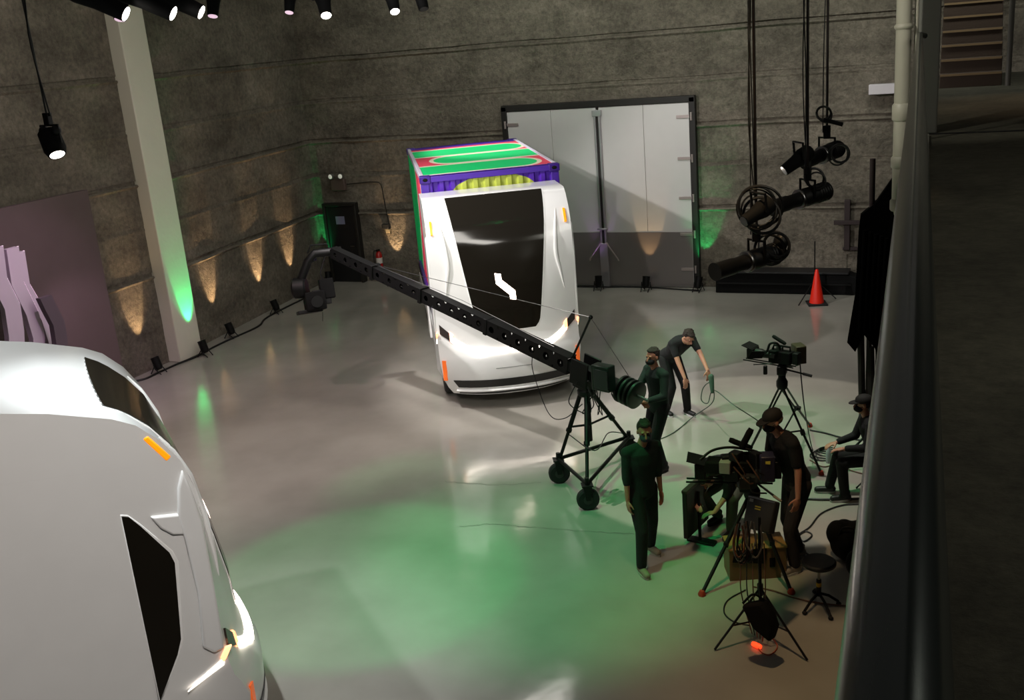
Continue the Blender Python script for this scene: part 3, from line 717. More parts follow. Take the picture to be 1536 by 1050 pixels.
# ------------------------------------------------------------------ people
def ik(a, b, l1, l2, pole):
    a = Vector(a); b = Vector(b); d = b-a; L = min(d.length, (l1+l2)*.999); b = a+d.normalized()*L; t = d.normalized()
    x = (l1*l1-l2*l2+L*L)/(2*L); h = sqrt(max(l1*l1-x*x, 0)); p = Vector(pole); p = (p-t*p.dot(t)).normalized()
    return a+t*x+p*h, b
def frame(fwd, up=(0, 0, 1)):
    f = Vector(fwd).normalized(); u = Vector(up); u = (u-f*u.dot(f)).normalized(); r = f.cross(u)
    return Matrix((r, f, u)).transposed()     # columns right, fwd, up
def hand(mb, w, dr, pn, curl=.35, s=1., side=1):
    """w wrist, dr finger direction, pn palm normal, side: +1 thumb towards dr x pn"""
    dr = Vector(dr).normalized(); pn = Vector(pn); pn = (pn-dr*pn.dot(dr)).normalized(); sd = dr.cross(pn)*side
    R = Matrix((sd, dr, pn)).transposed(); c = Vector(w)+dr*.05*s
    mb.ell(c, (.043*s, .055*s, .017*s), R)
    for i, (o, L) in enumerate(((.031, .072), (.0105, .082), (-.0105, .076), (-.031, .06))):
        a = Vector(w)+dr*.088*s+sd*o*s; q = a
        for k, f_ in enumerate((.45, .32, .27)):
            an = curl*(k+.6); v = dr*cos(an)+pn*sin(an); p = q+v*L*f_*s; mb.cap(q, p, .0092*s-.0008*k, .0088*s-.0008*k, 8); q = p
    a = Vector(w)+dr*.025*s+sd*.034*s; p = a+(dr*.7+sd*.65+pn*.25).normalized()*.04*s; q = p+(dr*.9+sd*.25+pn*.3).normalized()*.034*s
    mb.cap(a, p, .0125*s, .0105*s, 8); mb.cap(p, q, .0105*s, .009*s, 8)
def person(label, loc, rz, P, group=None):
    """P: pose in local metres (x right, y forward, z up)"""
    g = P.get
    root = thing('person', label, 'person', loc, rz); root.scale = (g('k', 1.),)*3
    pel = Vector(g('pelvis', (0, 0, .95))); che = Vector(g('chest', (0, .02, 1.30))); nek = Vector(g('neck', (0, .02, 1.50))); hd = Vector(g('head', (0, .05, 1.66)))
    tr = Vector(g('tr', (1, 0, 0))).normalized(); pr = Vector(g('pr', (1, 0, 0))).normalized()
    look = Vector(g('look', (0, 1, 0))).normalized(); skin = g('skin', SKIN)
    up = (nek-che).normalized()
    shl = {}; hip = {}
    for s in (-1, 1): shl[s] = nek-up*.075+tr*s*.185+Vector(g('shoff', (0, 0, 0))); hip[s] = pel+pr*s*.095-Vector((0, 0, .03))
    body = MB(); shirt = MB(); pants = MB(); sk = .012
    # torso
    def torso(mb, e):
        f = tr.cross(up) if tr.cross(up).length else Vector((0, 1, 0))
        secs = [(pel-Vector((0, 0, .06)), .155, .115), (pel+Vector((0, 0, .06)), .155, .115), (pel.lerp(che, .5), .145, .105), (che, .175, .122), (che.lerp(nek, .55), .185, .115), (nek-up*.03, .10, .075)]
        vs = []; n = 20; axis = None
        for i, (c, a, b) in enumerate(secs):
            r = pr.lerp(tr, min(1, i/3)).normalized(); nx = secs[min(i+1, len(secs)-1)][0]-secs[max(i-1, 0)][0]; nx.normalize(); ff = r.cross(nx)*-1; ff.normalize()
            for j in range(n):
                t = 2*pi*j/n; vs.append(c+r*(a+e)*cos(t)+ff*(b+e)*sin(t))
        fs = [(i*n+j, i*n+(j+1) % n, (i+1)*n+(j+1) % n, (i+1)*n+j) for i in range(len(secs)-1) for j in range(n)]
        fs += [tuple(range(n)), tuple((len(secs)-1)*n+j for j in range(n))]
        mb.add(vs, fs)
        for s in (-1, 1): mb.cap(nek-up*.04, shl[s], .05+e, .058+e)
    torso(body, 0); torso(shirt, .014)
    body.cap(nek-up*.05, hd-Vector((0, 0, .05)) if g('hn') is None else hd+Vector(g('hn')), .058, .052)
    # head
    Rh = frame(look, g('hup', (0, 0, 1))); H_ = lambda x, y, z: hd+Rh @ Vector((x, y, z))
    body.ell(H_(0, -.012, .03), (.076, .095, .092), Rh); body.ell(H_(0, .02, -.045), (.058, .068, .07), Rh); body.ell(H_(0, .045, -.095), (.032, .03, .025), Rh)
    body.cap(H_(0, .092, .012), H_(0, .112, -.022), .010, .015, 8); body.ell(H_(0, .085, -.062), (.026, .014, .012), Rh)
    for s in (-1, 1):
        body.ell(H_(s*.078, -.005, -.005), (.010, .02, .032), Rh); body.ell(H_(s*.03, .082, .032), (.022, .012, .008), Rh)
    # arms
    sl = g('sleeve', .35)
    for s, k in ((-1, 'l'), (1, 'r')):
        w = Vector(g('w'+k, (s*.24, .02, .86))); el, w = ik(shl[s], w, .29, .27, g('p'+k, (s*.3, -1, 0)))
        body.cap(shl[s], el, .05, .038); body.cap(el, w, .039, .026)
        hdx = Vector(g('h'+k, w-el)); hand(body, w, hdx, g('n'+k, (-s, 0, 0)), g('curl', .35), 1.05, s*g('ts', 1))
        shirt.cap(shl[s], shl[s].lerp(el, min(1, sl*2)), .064, .056)
        if sl > .5: shirt.cap(el, el.lerp(w, (sl-.5)*2), .056, .044)
    # legs
    for s, k in ((-1, 'l'), (1, 'r')):
        an = Vector(g('a'+k, (s*.11, 0, .09))); kn, an = ik(hip[s], an, .45, .43, g('k'+k, (0, 1, 0)))
        toe = Vector(g('t'+k, (s*.1, 1, 0))).normalized()
        body.cap(hip[s], kn, .085, .055); body.cap(kn, an, .055, .04)
        body.cap(an-Vector((0, 0, .04)), an+toe*.14-Vector((0, 0, .045)), .035, .03)
        pants.cap(hip[s]+Vector((0, 0, .02)), kn, .102, .076); pants.cap(kn, an.lerp(kn, .05)+Vector((0, 0, .0)), .076, .062)
        sh = MB(); so = toe.cross(Vector((0, 0, 1)))
        sh.cap(an-toe*.04-Vector((0, 0, .035)), an+toe*.15-Vector((0, 0, .045)), .045, .04); sh.cap(an-Vector((0, 0, .02)), an-toe*.03+Vector((0, 0, .03)), .045, .042)
        shoe = sh.build('shoe', g('shoe', mat('black_shoe', '121214', .5)), root, remesh=.009)
        sol = MB(); z0 = an.z-.09; pts = []
        for t in range(16):
            a = 2*pi*t/16; pts.append(Vector((an.x, an.y, 0))+toe*(.055+.135*cos(a))+so*(.045*sin(a)))
        sol.prism([(p.x, p.y, z0) for p in pts], (0, 0, .002), (0, 0, .026)); sol.build('sole', g('sole', RUB), shoe)
    pants.ell(pel-Vector((0, 0, .02)), (.17, .13, .12), frame(pr.cross(Vector((0, 0, 1)))*-1 if abs(pr.z) < .9 else (0, 1, 0)))
    body.build('body', skin, root, remesh=.0075, smit=3)
    shirt.build('shirt', g('shirt', SHIRTB), root, remesh=.011, smit=5)
    pants.build('trousers', g('pants', TROUB), root, remesh=.011, smit=4)
    # eyes, mask, hair, cap
    for s in (-1, 1):
        MB().ell(H_(s*.03, .080, .016), (.013, .008, .008), Rh, 10, 6).build('eye', mat('eye_dark', '1a120e', .2), root)
    if g('mask'):
        MB().ell(H_(0, .048, -.048), (.062, .075, .05), Rh).build('face_mask', g('mask'), root)
        MB().tube([H_(-.075, 0, 0), H_(-.058, .06, -.03)], .003, 6).build('mask_strap', g('mask'), root); MB().tube([H_(.075, 0, 0), H_(.058, .06, -.03)], .003, 6).build('mask_strap', g('mask'), root)
    if g('cap'):
        cp = MB(); n = 20; vs = []
        prof = [(1.08, .0), (1.1, .25), (1.02, .6), (.75, .9), (.35, 1.06), (.02, 1.1)]
        for r, h in prof:
            for j in range(n): t = 2*pi*j/n; vs.append(H_(.079*r*cos(t), -.012+.098*r*sin(t), .035+.09*h))
        cp.add(vs, [(i*n+j, i*n+(j+1) % n, (i+1)*n+(j+1) % n, (i+1)*n+j) for i in range(5) for j in range(n)]+[tuple(range(n)), tuple(5*n+j for j in range(n))])
        co = cp.build('cap', g('cap'), root)
        pts = [H_(.075*cos(a), .05+.125*sin(a), .045-.012*sin(a)) for a in [pi*i/12 for i in range(13)]]
        MB().prism(pts, tuple(Rh @ Vector((0, 0, .004))), tuple(Rh @ Vector((0, 0, -.004)))).build('brim', g('cap'), co)
        hb = MB(); hb.ell(H_(0, -.035, .01), (.081, .078, .06), Rh); hb.build('hair', g('hair', HAIRM), root, remesh=.008)
    else:
        hb = MB(); hb.ell(H_(0, -.03, .042), (.084, .092, .092), Rh); hb.ell(H_(0, .025, .10), (.06, .055, .028), Rh); hb.ell(H_(0, -.05, -.01), (.07, .06, .06), Rh)
        for i in range(24):
            a = random.uniform(0, 2*pi); b_ = random.uniform(.3, 1.2); hb.ell(H_(.078*sin(b_)*cos(a), -.03+.088*sin(b_)*sin(a), .045+.088*cos(b_)), (.018, .018, .014), Rh, 8, 6)
        hb.build('hair', g('hair', HAIRM), root, remesh=.008, smit=2)
    return root
def face(fx, fy): return atan2(-fx, fy)
MASKB = mat('black_mask', '0c0c10', .8); MASKG = mat('blue_grey_mask', '2c3340', .8)
# standing man in front
p = FL(968, 845); 
m1 = person('man in dark green shirt and grey mask standing with arms down, nearest the crane wheels', (p.x, p.y, 0), face(.72, -.70), dict(
    shirt=TEAL, mask=MASKG, sleeve=.62, skin=SKIN2, look=(.35, .95, -.2), pelvis=(0, 0, .96), chest=(0, .03, 1.31), neck=(0, .03, 1.52), head=(-.03, .07, 1.67),
    al=(-.20, -.22, .09), ar=(.15, .18, .09), wr=(.23, .08, .87), wl=(-.23, .03, .86), shoe=mat('tan_shoe', '7c745c', .7), sole=mat('pale_sole', '9a9684', .7), hr=(0, .2, -1), hl=(0, .2, -1)))
# crane operator behind him
p = FL(992, 702)
m2 = person('man in dark green jersey and black mask standing at the counterweights of the camera crane', (p.x, p.y, 0), face(-.62, -.78), dict(
    shirt=TEAL, mask=MASKB, sleeve=.88, skin=SKIN2, look=(-.25, 1, .0), pelvis=(0, 0, .95), chest=(0, .0, 1.30), neck=(0, .03, 1.51), head=(0, .07, 1.66),
    wr=(-.06, .32, 1.10), wl=(-.20, .36, 1.14), pr=(1, 0, 0), hr=(-1, .2, -.1), hl=(.9, .3, .0), nr=(0, -.3, -1), nl=(0, -.3, -1), al=(-.13, .05, .09), ar=(.12, -.05, .09)))
# man stooping with a cable
p = FL(1016, 622)
m3 = person('man in a black t-shirt stooping forward and paying out a cable with gloved hands', (p.x, p.y, 0), face(.75, -.66), dict(
    sleeve=.3, pelvis=(0, -.16, .93), chest=(0, .10, 1.19), neck=(0, .27, 1.31), head=(0, .38, 1.38), look=(0, .75, -.66), hup=(0, .66, .75), hn=(0, -.04, -.04),
    wl=(-.18, .66, .80), wr=(.16, .50, .74), hl=(0, .2, -1), hr=(0, .2, -1), nl=(0, -1, 0), nr=(0, -1, 0), pl=(-.4, -.2, .6), pr_=(0, 0, 0), al=(-.13, .10, .09), ar=(.12, -.12, .09),
    shoe=mat('black_shoe', '121214', .5), sole=mat('white_sole', 'cfcfcf', .6)))
# man with a cap at the near camera
p = FL(1192, 848)
m4 = person('man in a black t-shirt, charcoal trousers, cap and mask standing by the near camera', (p.x, p.y, 0), face(-.72, -.62), dict(k=1.07,
    sleeve=.36, mask=MASKB, cap=mat('black_cap', '1c1a18', .8), hair=mat('fair_hair', '7a6a58', .8), pants=TROUG, look=(.1, 1, -.32), hup=(0, .3, 1), pelvis=(0, -.03, .97), chest=(0, .08, 1.33), neck=(0, .16, 1.55), head=(0, .25, 1.69),
    wl=(-.28, .14, .93), wr=(.20, .38, 1.05), hl=(0, .25, -1), nl=(1, 0, 0), pl=(-.6, -1, 0), al=(-.13, .08, .09), ar=(.14, -.14, .09), shoe=mat('light_trainer', 'a49d94', .6), sole=mat('white_sole', 'cfcfcf', .6)))
# seated man at the right
p = FL(1297, 742)
SEATED = (p.x+.08, p.y)
m5 = person('man in black clothes and a cap sitting on a folding stool at the right edge', (SEATED[0], SEATED[1], 0), face(-.93, -.3), dict(
    sleeve=.92, mask=MASKB, cap=mat('black_cap', '1c1a18', .8), pelvis=(0, -.05, .56), chest=(0, .02, .90), neck=(0, .08, 1.10), head=(0, .12, 1.25), look=(.1, 1, -.1),
    wl=(-.14, .38, .72), wr=(.12, .42, .70), hl=(.3, 1, -.2), hr=(-.3, 1, -.2), nl=(0, 0, -1), nr=(0, 0, -1), al=(-.13, .36, .09), ar=(.13, .50, .09), kl=(0, 1, .8), kr=(0, 1, .8), sole=mat('white_sole', 'cfcfcf', .6)))
# crouching technician behind the monitor
p = FL(1092, 790)
m6 = person('person in black crouching bent over behind the flat monitor screen', (p.x, p.y, 0), face(-.35, -.9), dict(
    sleeve=.6, pelvis=(0, -.22, .60), chest=(0, .12, .86), neck=(0, .32, .90), head=(0, .42, .80), look=(0, .45, -.9), hup=(0, .9, .45), hn=(0, -.05, .04), pants=mat('olive_trousers', '3c4234', .8),
    wl=(-.12, .46, .42), wr=(.2, .42, .45), hl=(.6, .6, -.2), hr=(-.8, .4, -.2), nl=(0, 0, -1), nr=(0, 0, -1), al=(-.16, .18, .09), ar=(.18, -.05, .09), kl=(-.3, 1, .2), kr=(.3, 1, .2)))
# ------------------------------------------------------------------ camera crane
Cb = Vector((-4.5, 12.42, 0))
piv = Vector((Cb.x, Cb.y, 1.62)); tipp = AT(500, 378, 17.6)
bd = (tipp-piv).normalized()
CRN = thing('camera_crane', 'long black camera crane with drilled arm and counterweights on a wheeled tripod', 'camera crane', Cb)
wh = [FL(840, 724), FL(883, 764), FL(945, 690)]
hubp = Vector((Cb.x, Cb.y, 1.32))
for i, w in enumerate(wh):
    a = hubp+(w-Cb).normalized()*.08; ft = w+Vector((0, 0, .30)); ft = ft+(Cb-ft).normalized()*.02; ft.z = .34
    lg = MB(); lg.tube([a, a.lerp(ft, .55)], .032, 12); lg.tube([a.lerp(ft, .5), ft], .024, 12); lg.tube([a.lerp(ft, .53), a.lerp(ft, .57)], .042, 12)
    lg.build('leg', BLK, CRN, world=True)
    # caster
    cp = w+Vector((0, 0, .15)); dr_ = Vector((.9, .45, 0)).normalized()
    wl = MB().lathe([(.05, -.045), (.125, -.05), (.15, -.03), (.15, .03), (.125, .05), (.05, .045)], cp, dr_.cross(Vector((0, 0, 1))), 24).build('caster_wheel', RUB, CRN, world=True)
    hb = MB().lathe([(.06, -.05), (.07, -.03), (.07, .03), (.06, .05)], cp, dr_.cross(Vector((0, 0, 1))), 16).build('hub', GREY, wl); hb.data.transform(wm(wl).inverted())
    fk = MB(); ax = dr_.cross(Vector((0, 0, 1)))
    for s in (-1, 1): fk.prism([cp+ax*s*.065+dr_*.03, cp+ax*s*.065-dr_*.03, cp+ax*s*.065-dr_*.06+Vector((0, 0, .2)), cp+ax*s*.065+dr_*.06+Vector((0, 0, .2))], ax*.006, ax*-.006)
    fk.box(cp+Vector((0, 0, .2)), (.15, .15, .02), atan2(dr_.y, dr_.x)); fk.tube([cp+Vector((0, 0, .2)), cp+Vector((0, 0, .30))], .03, 10)
    fk.build('caster_fork', BLK, CRN, world=True, bevel=.003)
cz = Vector((Cb.x, Cb.y, .95))
for i in range(3):
    a, b = wh[i]+Vector((0, 0, .36)), wh[(i+1) % 3]+Vector((0, 0, .36))
    MB().tube([a, b] if i else [a, b], .026, 10).build('spreader_bar', BLK, CRN, world=True)
    w = wh[i]; MB().tube([hubp.lerp(w+Vector((0, 0, .34)), .5), Vector((Cb.x, Cb.y, .85))], .016, 8).build('brace', BLK, CRN, world=True)
MB().tube([(Cb.x, Cb.y, .62), (Cb.x, Cb.y, 1.5)], .04, 14).build('centre_post', BLK, CRN, world=True)
side = bd.cross(Vector((0, 0, 1))).normalized(); upb = side.cross(bd).normalized()
Rb = Matrix((side, bd, upb)).transposed()
hd_ = MB(); hd_.box(piv-Vector((0, 0, .14)), (.26, .26, .16), Rb); hd_.box(piv+side*.13, (.03, .3, .36), Rb); hd_.box(piv-side*.13, (.03, .3, .36), Rb); hd_.lathe([(.11, 0), (.13, .03), (.13, .09), (.10, .12)], piv-Vector((0, 0, .34)))
hd_.build('pivot_head', BLK, CRN, world=True, bevel=.01)
# monitor box on the pivot
mo = piv+side*.02+upb*.02
mcen = AT(905, 566, 12.65)
MB().box(mcen, (.28, .16, .34), Matrix.Rotation(radians(-20), 3, 'Z')).build('control_box', mat('green_black_case', '10211a', .35), CRN, world=True, bevel=.015)
MB().box(mcen+Vector((.0, -.09, .0)), (.22, .03, .26), Matrix.Rotation(radians(-20), 3, 'Z')).build('control_screen', mat('dim_screen', '262a2c', .2), CRN, world=True, bevel=.005)
for k in range(4):
    q = piv+Vector((random.uniform(-.12, .12), -.14, -.1)); MB().tube(smoothline([q, q+Vector((random.uniform(-.2, .2), -.05, -.3)), q+Vector((random.uniform(-.1, .3), 0, -.45)), q+Vector((.15, 0, -.1))]), .007, 6).build('hanging_cable', BCABLE, CRN, world=True)
# boom: square tube with lightening holes, tapering
L0 = (tipp-piv).length; tail = .95
def boom_seg(y0_, y1_, h0, h1, w_):
    """side plates with round holes"""
    mb = MB(); n = max(2, int((y1_-y0_)/.26)); hs = (y1_-y0_)/n
    for s in (-1, 1):
        for i in range(n):
            a = y0_+i*hs; hh = h0+(h1-h0)*(i+.5)/n; r = hh*.24; m = 16
            c = (a+hs/2)
            outer = []; inner = []
            for j in range(m):
                t = 2*pi*j/m; cx_, cy_ = cos(t), sin(t); k = 1/max(abs(cx_)/(hs/2), abs(cy_)/(hh/2)); outer.append((c+cx_*k, cy_*k)); inner.append((c+r*cx_, r*cy_))
            base = len(mb.v)
            for th_ in (0, .012):
                for (yy, zz) in outer+inner: mb.v.append(piv+side*(s*(w_/2-th_))+bd*yy+upb*zz)
            for j in range(m):
                k = (j+1) % m
                mb.f += [(base+j, base+k, base+m+k, base+m+j), (base+2*m+j, base+3*m+j, base+3*m+k, base+2*m+k), (base+m+j, base+m+k, base+3*m+k, base+3*m+j)]
    for s in (-1, 1):
        q = [piv+bd*y0_+upb*(s*h0/2)+side*w_/2, piv+bd*y0_+upb*(s*h0/2)-side*w_/2, piv+bd*y1_+upb*(s*h1/2)-side*w_/2, piv+bd*y1_+upb*(s*h1/2)+side*w_/2]
        mb.prism(q, upb*.006, upb*-.006)
    return mb
segs = [(.25, 1.9, .24, .22, .17), (1.9, 3.4, .21, .195, .15), (3.4, L0*.80, .19, .18, .14), (L0*.80, L0, .19, .17, .14)]
for i, sg in enumerate(segs):
    o = boom_seg(*sg).build('boom_section', BLK, CRN, world=True, smooth=False)
for y in (1.9, 3.4, L0*.8):
    MB().box(piv+bd*y, (.19, .07, .25), Rb).build('boom_clamp', BLK, CRN, world=True, bevel=.006)
MB().box(piv+bd*(-.25), (.15, 1.1, .15), Rb).build('tail_boom', BLK, CRN, world=True, bevel=.01)
tp = piv-bd*tail
for k in range(4):
    MB().lathe([(.03, -.02), (.17, -.025), (.185, -.015), (.185, .015), (.17, .025), (.03, .02)], piv-bd*(.66+.075*k), bd, 32).build('weight_disc', mat('green_black_case', '10211a', .35) if k % 2 else BLK, CRN, world=True)
MB().tube([piv-bd*.6, piv-bd*1.08], .02, 10).build('weight_bar', STEEL, CRN, world=True)
MB().tube(arc(piv-bd*.55-upb*.12, .07, 0, 2*pi, 16, e1=bd, e2=upb), .008, 8).build('tail_handle', STEEL, CRN, world=True)
# mast and stay wires
mt = Vector((Cb.x+.0, Cb.y, 0)); mtop = AT(886, 476, 12.95); mbot = piv+bd*.25+upb*.1
MB().tube([mbot, mtop], .016, 10).build('stay_mast', BLK, CRN, world=True)
MB().ell(mtop, (.03, .03, .03)).build('mast_pulley', BLK, CRN, world=True)
MB().tube([mtop, piv+bd*(L0*.8)+upb*.12], .005, 6).build('stay_wire', STEEL, CRN, world=True)
MB().tube([mtop, piv-bd*.75+upb*.2], .005, 6).build('stay_wire', STEEL, CRN, world=True)
MB().tube([piv+bd*.6+upb*.14, piv+bd*2.5+upb*.2, piv+bd*(L0*.8)+upb*.12], .005, 6).build('stay_wire', STEEL, CRN, world=True)
MB().tube(smoothline([piv+bd*1.0-upb*.12, piv+bd*.95-upb*.4, piv+bd*.6-upb*.9, piv+bd*.3-upb*.85, piv-upb*.5]), .007, 6).build('hanging_cable', BCABLE, CRN, world=True)
MB().tube(smoothline([piv+bd*.2-upb*.9+Vector((0, -.1, -.1)), wh[1]+Vector((.1, .1, .8)), wh[2]+Vector((-.3, 0, .4)), wh[2]+Vector((0, 0, .4))]), .008, 6).build('hanging_cable', BCABLE, CRN, world=True)
# remote head with its camera hanging from the tip
RH = thing('remote_camera_head', 'black remote camera head hanging from the far tip of the crane', 'camera head', tipp)
def at18(px, py, d=0): return AT(px, py, 17.7+d)
MB().tube([at18(512, 376), at18(472, 380), at18(462, 392), at18(448, 428), at18(448, 444)], .075, 10).build('drop_arm', BLK, RH, world=True)
MB().tube([at18(492, 372), at18(490, 366), at18(466, 368), at18(461, 380)], .014, 8).build('carry_handle', BLK, RH, world=True)
MB().box(at18(470, 386), (.06, .1, .14)).build('tilt_motor', BLK, RH, world=True, bevel=.01)
MB().lathe([(.15, -.12), (.18, -.09), (.18, .09), (.15, .12)], at18(450, 432), (1, .4, 0), 20).build('pan_motor', BLK, RH, world=True)
MB().tube(smoothline([at18(446, 418), at18(440, 425), at18(441, 440), at18(445, 445)]), .012, 8).build('loop_cable', BCABLE, RH, world=True)
cc_ = at18(472, 452); R_ = Matrix.Rotation(radians(40), 3, 'Z') @ Matrix.Rotation(radians(-15), 3, 'X')
MB().box(cc_, (.34, .56, .32), R_).build('camera_body', BLKM, RH, world=True, bevel=.02)
MB().box(cc_+Vector((-.12, -.02, -.18)), (.42, .5, .06), R_).build('cradle', BLK, RH, world=True, bevel=.01)
MB().lathe([(.07, 0), (.07, .16), (.1, .18), (.1, .26)], cc_+R_ @ Vector((0, -.22, 0)), R_ @ Vector((0, -1, -.1)), 20).build('lens', BLK, RH, world=True)
MB().box(at18(490, 433), (.24, .26, .34), R_).build('battery', BLKM, RH, world=True, bevel=.015)
MB().box(at18(482, 446), (.3, .3, .26), R_).build('transmitter', BLK, RH, world=True, bevel=.01)
MB().box(at18(462, 468), (.04, .26, .03), Matrix.Rotation(radians(-50), 3, 'Z')).build('matte_flag', GREY, RH, world=True)
MB().tube([at18(484, 468), at18(484, 482)], .006, 6).build('antenna', BCABLE, RH, world=True)
MB().tube([at18(488, 382), at18(480, 410), at18(490, 432)], .012, 8).build('hanging_cable', BCABLE, RH, world=True)

# ------------------------------------------------------------------ tripods, cameras
def leg3(root, top, foot, r=.016, two=True, mid=True, m=BLK, footm=None, ftr=.035):
    top = Vector(top); foot = Vector(foot); d = (foot-top).normalized(); s = d.cross(Vector((0, 0, 1))).normalized()
    g_ = MB(); md = top.lerp(foot, .52)
    if two:
        for q in (-1, 1): g_.tube([top+s*q*.045, md+s*q*.03], r*.8, 8)
        g_.box(md, (.09, .05, .06), frame(d)); g_.tube([md, foot+Vector((0, 0, .02))], r, 10)
    else: g_.tube([top, md], r*1.25, 10); g_.tube([md, foot+Vector((0, 0, .02))], r, 10); g_.box(md, (.05, .05, .05))
    o = g_.build('leg', m, root, world=True, bevel=0)
    if footm:
        f_ = MB().lathe([(ftr, 0), (ftr*1.1, .02), (ftr*.6, .06)], (foot.x, foot.y, 0), n=14).build('foot', footm, o); f_.data.transform(wm(o).inverted())
    return o
REDF = mat('orange_rubber_foot', 'a8341e', .6)
def pencam(root, c, yaw, s=1., lab=None):
    R = Matrix.Rotation(yaw, 3, 'Z'); V = lambda x, y, z: Vector(c)+R @ Vector((x*s, y*s, z*s))
    MB().box(V(0, 0, 0), (.13*s, .30*s, .16*s), R).build('camera_body', BLKM, root, world=True, bevel=.012)
    MB().lathe([(.045*s, 0), (.05*s, .1*s), (.062*s, .12*s), (.062*s, .2*s)], V(0, .15, 0), R @ Vector((0, 1, 0)), 20).build('lens', BLK, root, world=True)
    MB().box(V(0, .40, 0), (.17*s, .09*s, .13*s), R).build('matte_box', BLK, root, world=True, bevel=.01)
    MB().box(V(0, .44, .085), (.2*s, .14*s, .008*s), R @ Matrix.Rotation(radians(15), 3, 'X')).build('top_flag', BLK, root, world=True)
    for q in (-1, 1): MB().tube([V(q*.035, -.18, -.11), V(q*.035, .52, -.11)], .0085*s, 8).build('rod', BLK, root, world=True)
    MB().box(V(0, -.21, .01), (.1*s, .08*s, .15*s), R).build('battery', BLK, root, world=True, bevel=.01)
    MB().tube([V(0, -.12, .08), V(0, -.12, .14), V(0, .1, .14), V(0, .12, .08)], .014*s, 8).build('top_handle', BLK, root, world=True)
    MB().lathe([(.018*s, 0), (.024*s, .02*s), (.024*s, .18*s), (.018*s, .2*s)], V(.07, -.02, .15), R @ Vector((.1, .9, .35)), 12).build('microphone', BLKM, root, world=True)
    MB().tube(smoothline([V(.06, -.2, 0), V(.12, -.2, -.1), V(.1, -.05, -.15), V(.05, 0, -.08)]), .006*s, 6).build('camera_cable', BCABLE, root, world=True)
    for k, (x, y, z, a) in enumerate(((.08, .05, .03, .07), (-.08, .08, .02, .05), (.085, -.1, .02, .06), (0, .02, .1, .06))):
        MB().box(V(x, y, z), (a*s*.6, a*s*1.4, a*s), R).build('accessory', GREY if k % 2 else BLK, root, world=True, bevel=.005)
# far tripod camera
far = FL(1186, 680); cam2z = 1.36
T = thing('tripod', 'black two tube camera tripod with orange feet standing behind the capped man', 'tripod', (-1.95, 13.2, 0))
hub = AT(1173, 572, 13.35); hub = Vector((hub.x, hub.y, hub.z)); T.location = (hub.x, hub.y, 0)
f1, f2, f3 = FL(1235, 715), FL(1118, 690), FL(1215, 640)
f1 = FL(1232, 712)
for f_ in (f1, f2, f3): leg3(T, hub-Vector((0, 0, .06)), f_, .017, footm=REDF)
mb = MB(); mb.lathe([(.06, -.1), (.075, -.06), (.075, 0), (.05, .05), (.05, .1)], hub); mb.build('bowl', BLK, T, world=True)
sp = hub.lerp(Vector((hub.x, hub.y, 0)), .55)
for f_ in (f1, f2, f3): MB().tube([Vector((hub.x, hub.y, sp.z)), hub.lerp(f_, .52)], .012, 8).build('spreader', BLK, T, world=True)
K2 = thing('video_camera', 'black video camera with side screen and pan handle on the far tripod', 'video camera', (hub.x, hub.y, hub.z+.1))
hc = hub+Vector((0, 0, .18)); MB().box(hc-Vector((0, 0, .02)), (.12, .14, .12)).build('fluid_head', BLK, K2, world=True, bevel=.015)
cc2 = AT(1172, 535, 13.35)
pencam(K2, (cc2.x, cc2.y, cc2.z), radians(70), 1.05)
ph = AT(1218, 564, 13.25); MB().tube([hc, ph], .012, 8).build('pan_handle', BLK, K2, world=True); MB().tube([hc.lerp(ph, .7), ph], .02, 8).build('grip', RUB, K2, world=True)
s0 = AT(1137, 532, 13.3); MB().prism([AT(1121, 538, 13.3), AT(1143, 537, 13.3), AT(1149, 527, 13.3), AT(1128, 527, 13.3)], (0, -.01, 0), (0, .012, 0)).build('flip_screen', BLKM, K2, world=True)
MB().tube(smoothline([AT(1146, 530, 13.3), AT(1151, 526, 13.3), AT(1155, 516, 13.3), AT(1165, 515, 13.3), AT(1171, 524, 13.35)]), .016, 8).build('screen_arm', BLK, K2, world=True)
MB().tube([AT(1130, 547, 13.3), AT(1165, 545, 13.35)], .008, 8).build('side_rod', STEEL, K2, world=True)
MB().box(AT(1148, 555, 13.3), (.05, .05, .12)).build('hand_control', BLK, K2, world=True, bevel=.01)
MB().box(AT(1198, 530, 13.4), (.14, .2, .24), Matrix.Rotation(.5, 3, 'Z')).build('battery_pack', mat('olive_battery', '3c3420', .5), K2, world=True, bevel=.01)
tag(MB().tube(smoothline([AT(1200, 545, 13.4), AT(1203, 580, 13.35), AT(1208, 620, 13.3), FL(1218, 672, .05), FL(1228, 690, .02)]), .008, 6).build('camera_cable', BCABLE), 'thin black cable dropping from the far video camera to the floor', 'cable')

# near tripod camera
near = AT(1128, 735, 10.75)
T2_ = thing('tripod', 'heavy black tripod with orange feet carrying the near camera, in front of the capped man', 'tripod', (near.x, near.y, 0))
g1, g2, g3 = FL(1053, 893), FL(1187, 890), FL(1120, 800)
th_ = Vector((near.x, near.y, near.z))
for f_ in (g1, g2, g3): leg3(T2_, th_, f_, .021, two=False, footm=REDF, ftr=.04)
MB().lathe([(.07, -.12), (.09, -.06), (.09, 0), (.06, .05), (.06, .12)], th_).build('bowl', BLK, T2_, world=True)
K1 = thing('cinema_camera', 'large black cinema camera rig with long microphone on the near tripod', 'cinema camera', th_+Vector((0, 0, .12)))
c1 = AT(1110, 700, 10.8)
MB().box(th_.lerp(c1, .35), (.16, .18, .2)).build('fluid_head', BLK, K1, world=True, bevel=.015)
pencam(K1, c1+Vector((.1, .05, -.04)), radians(100), 1.35)
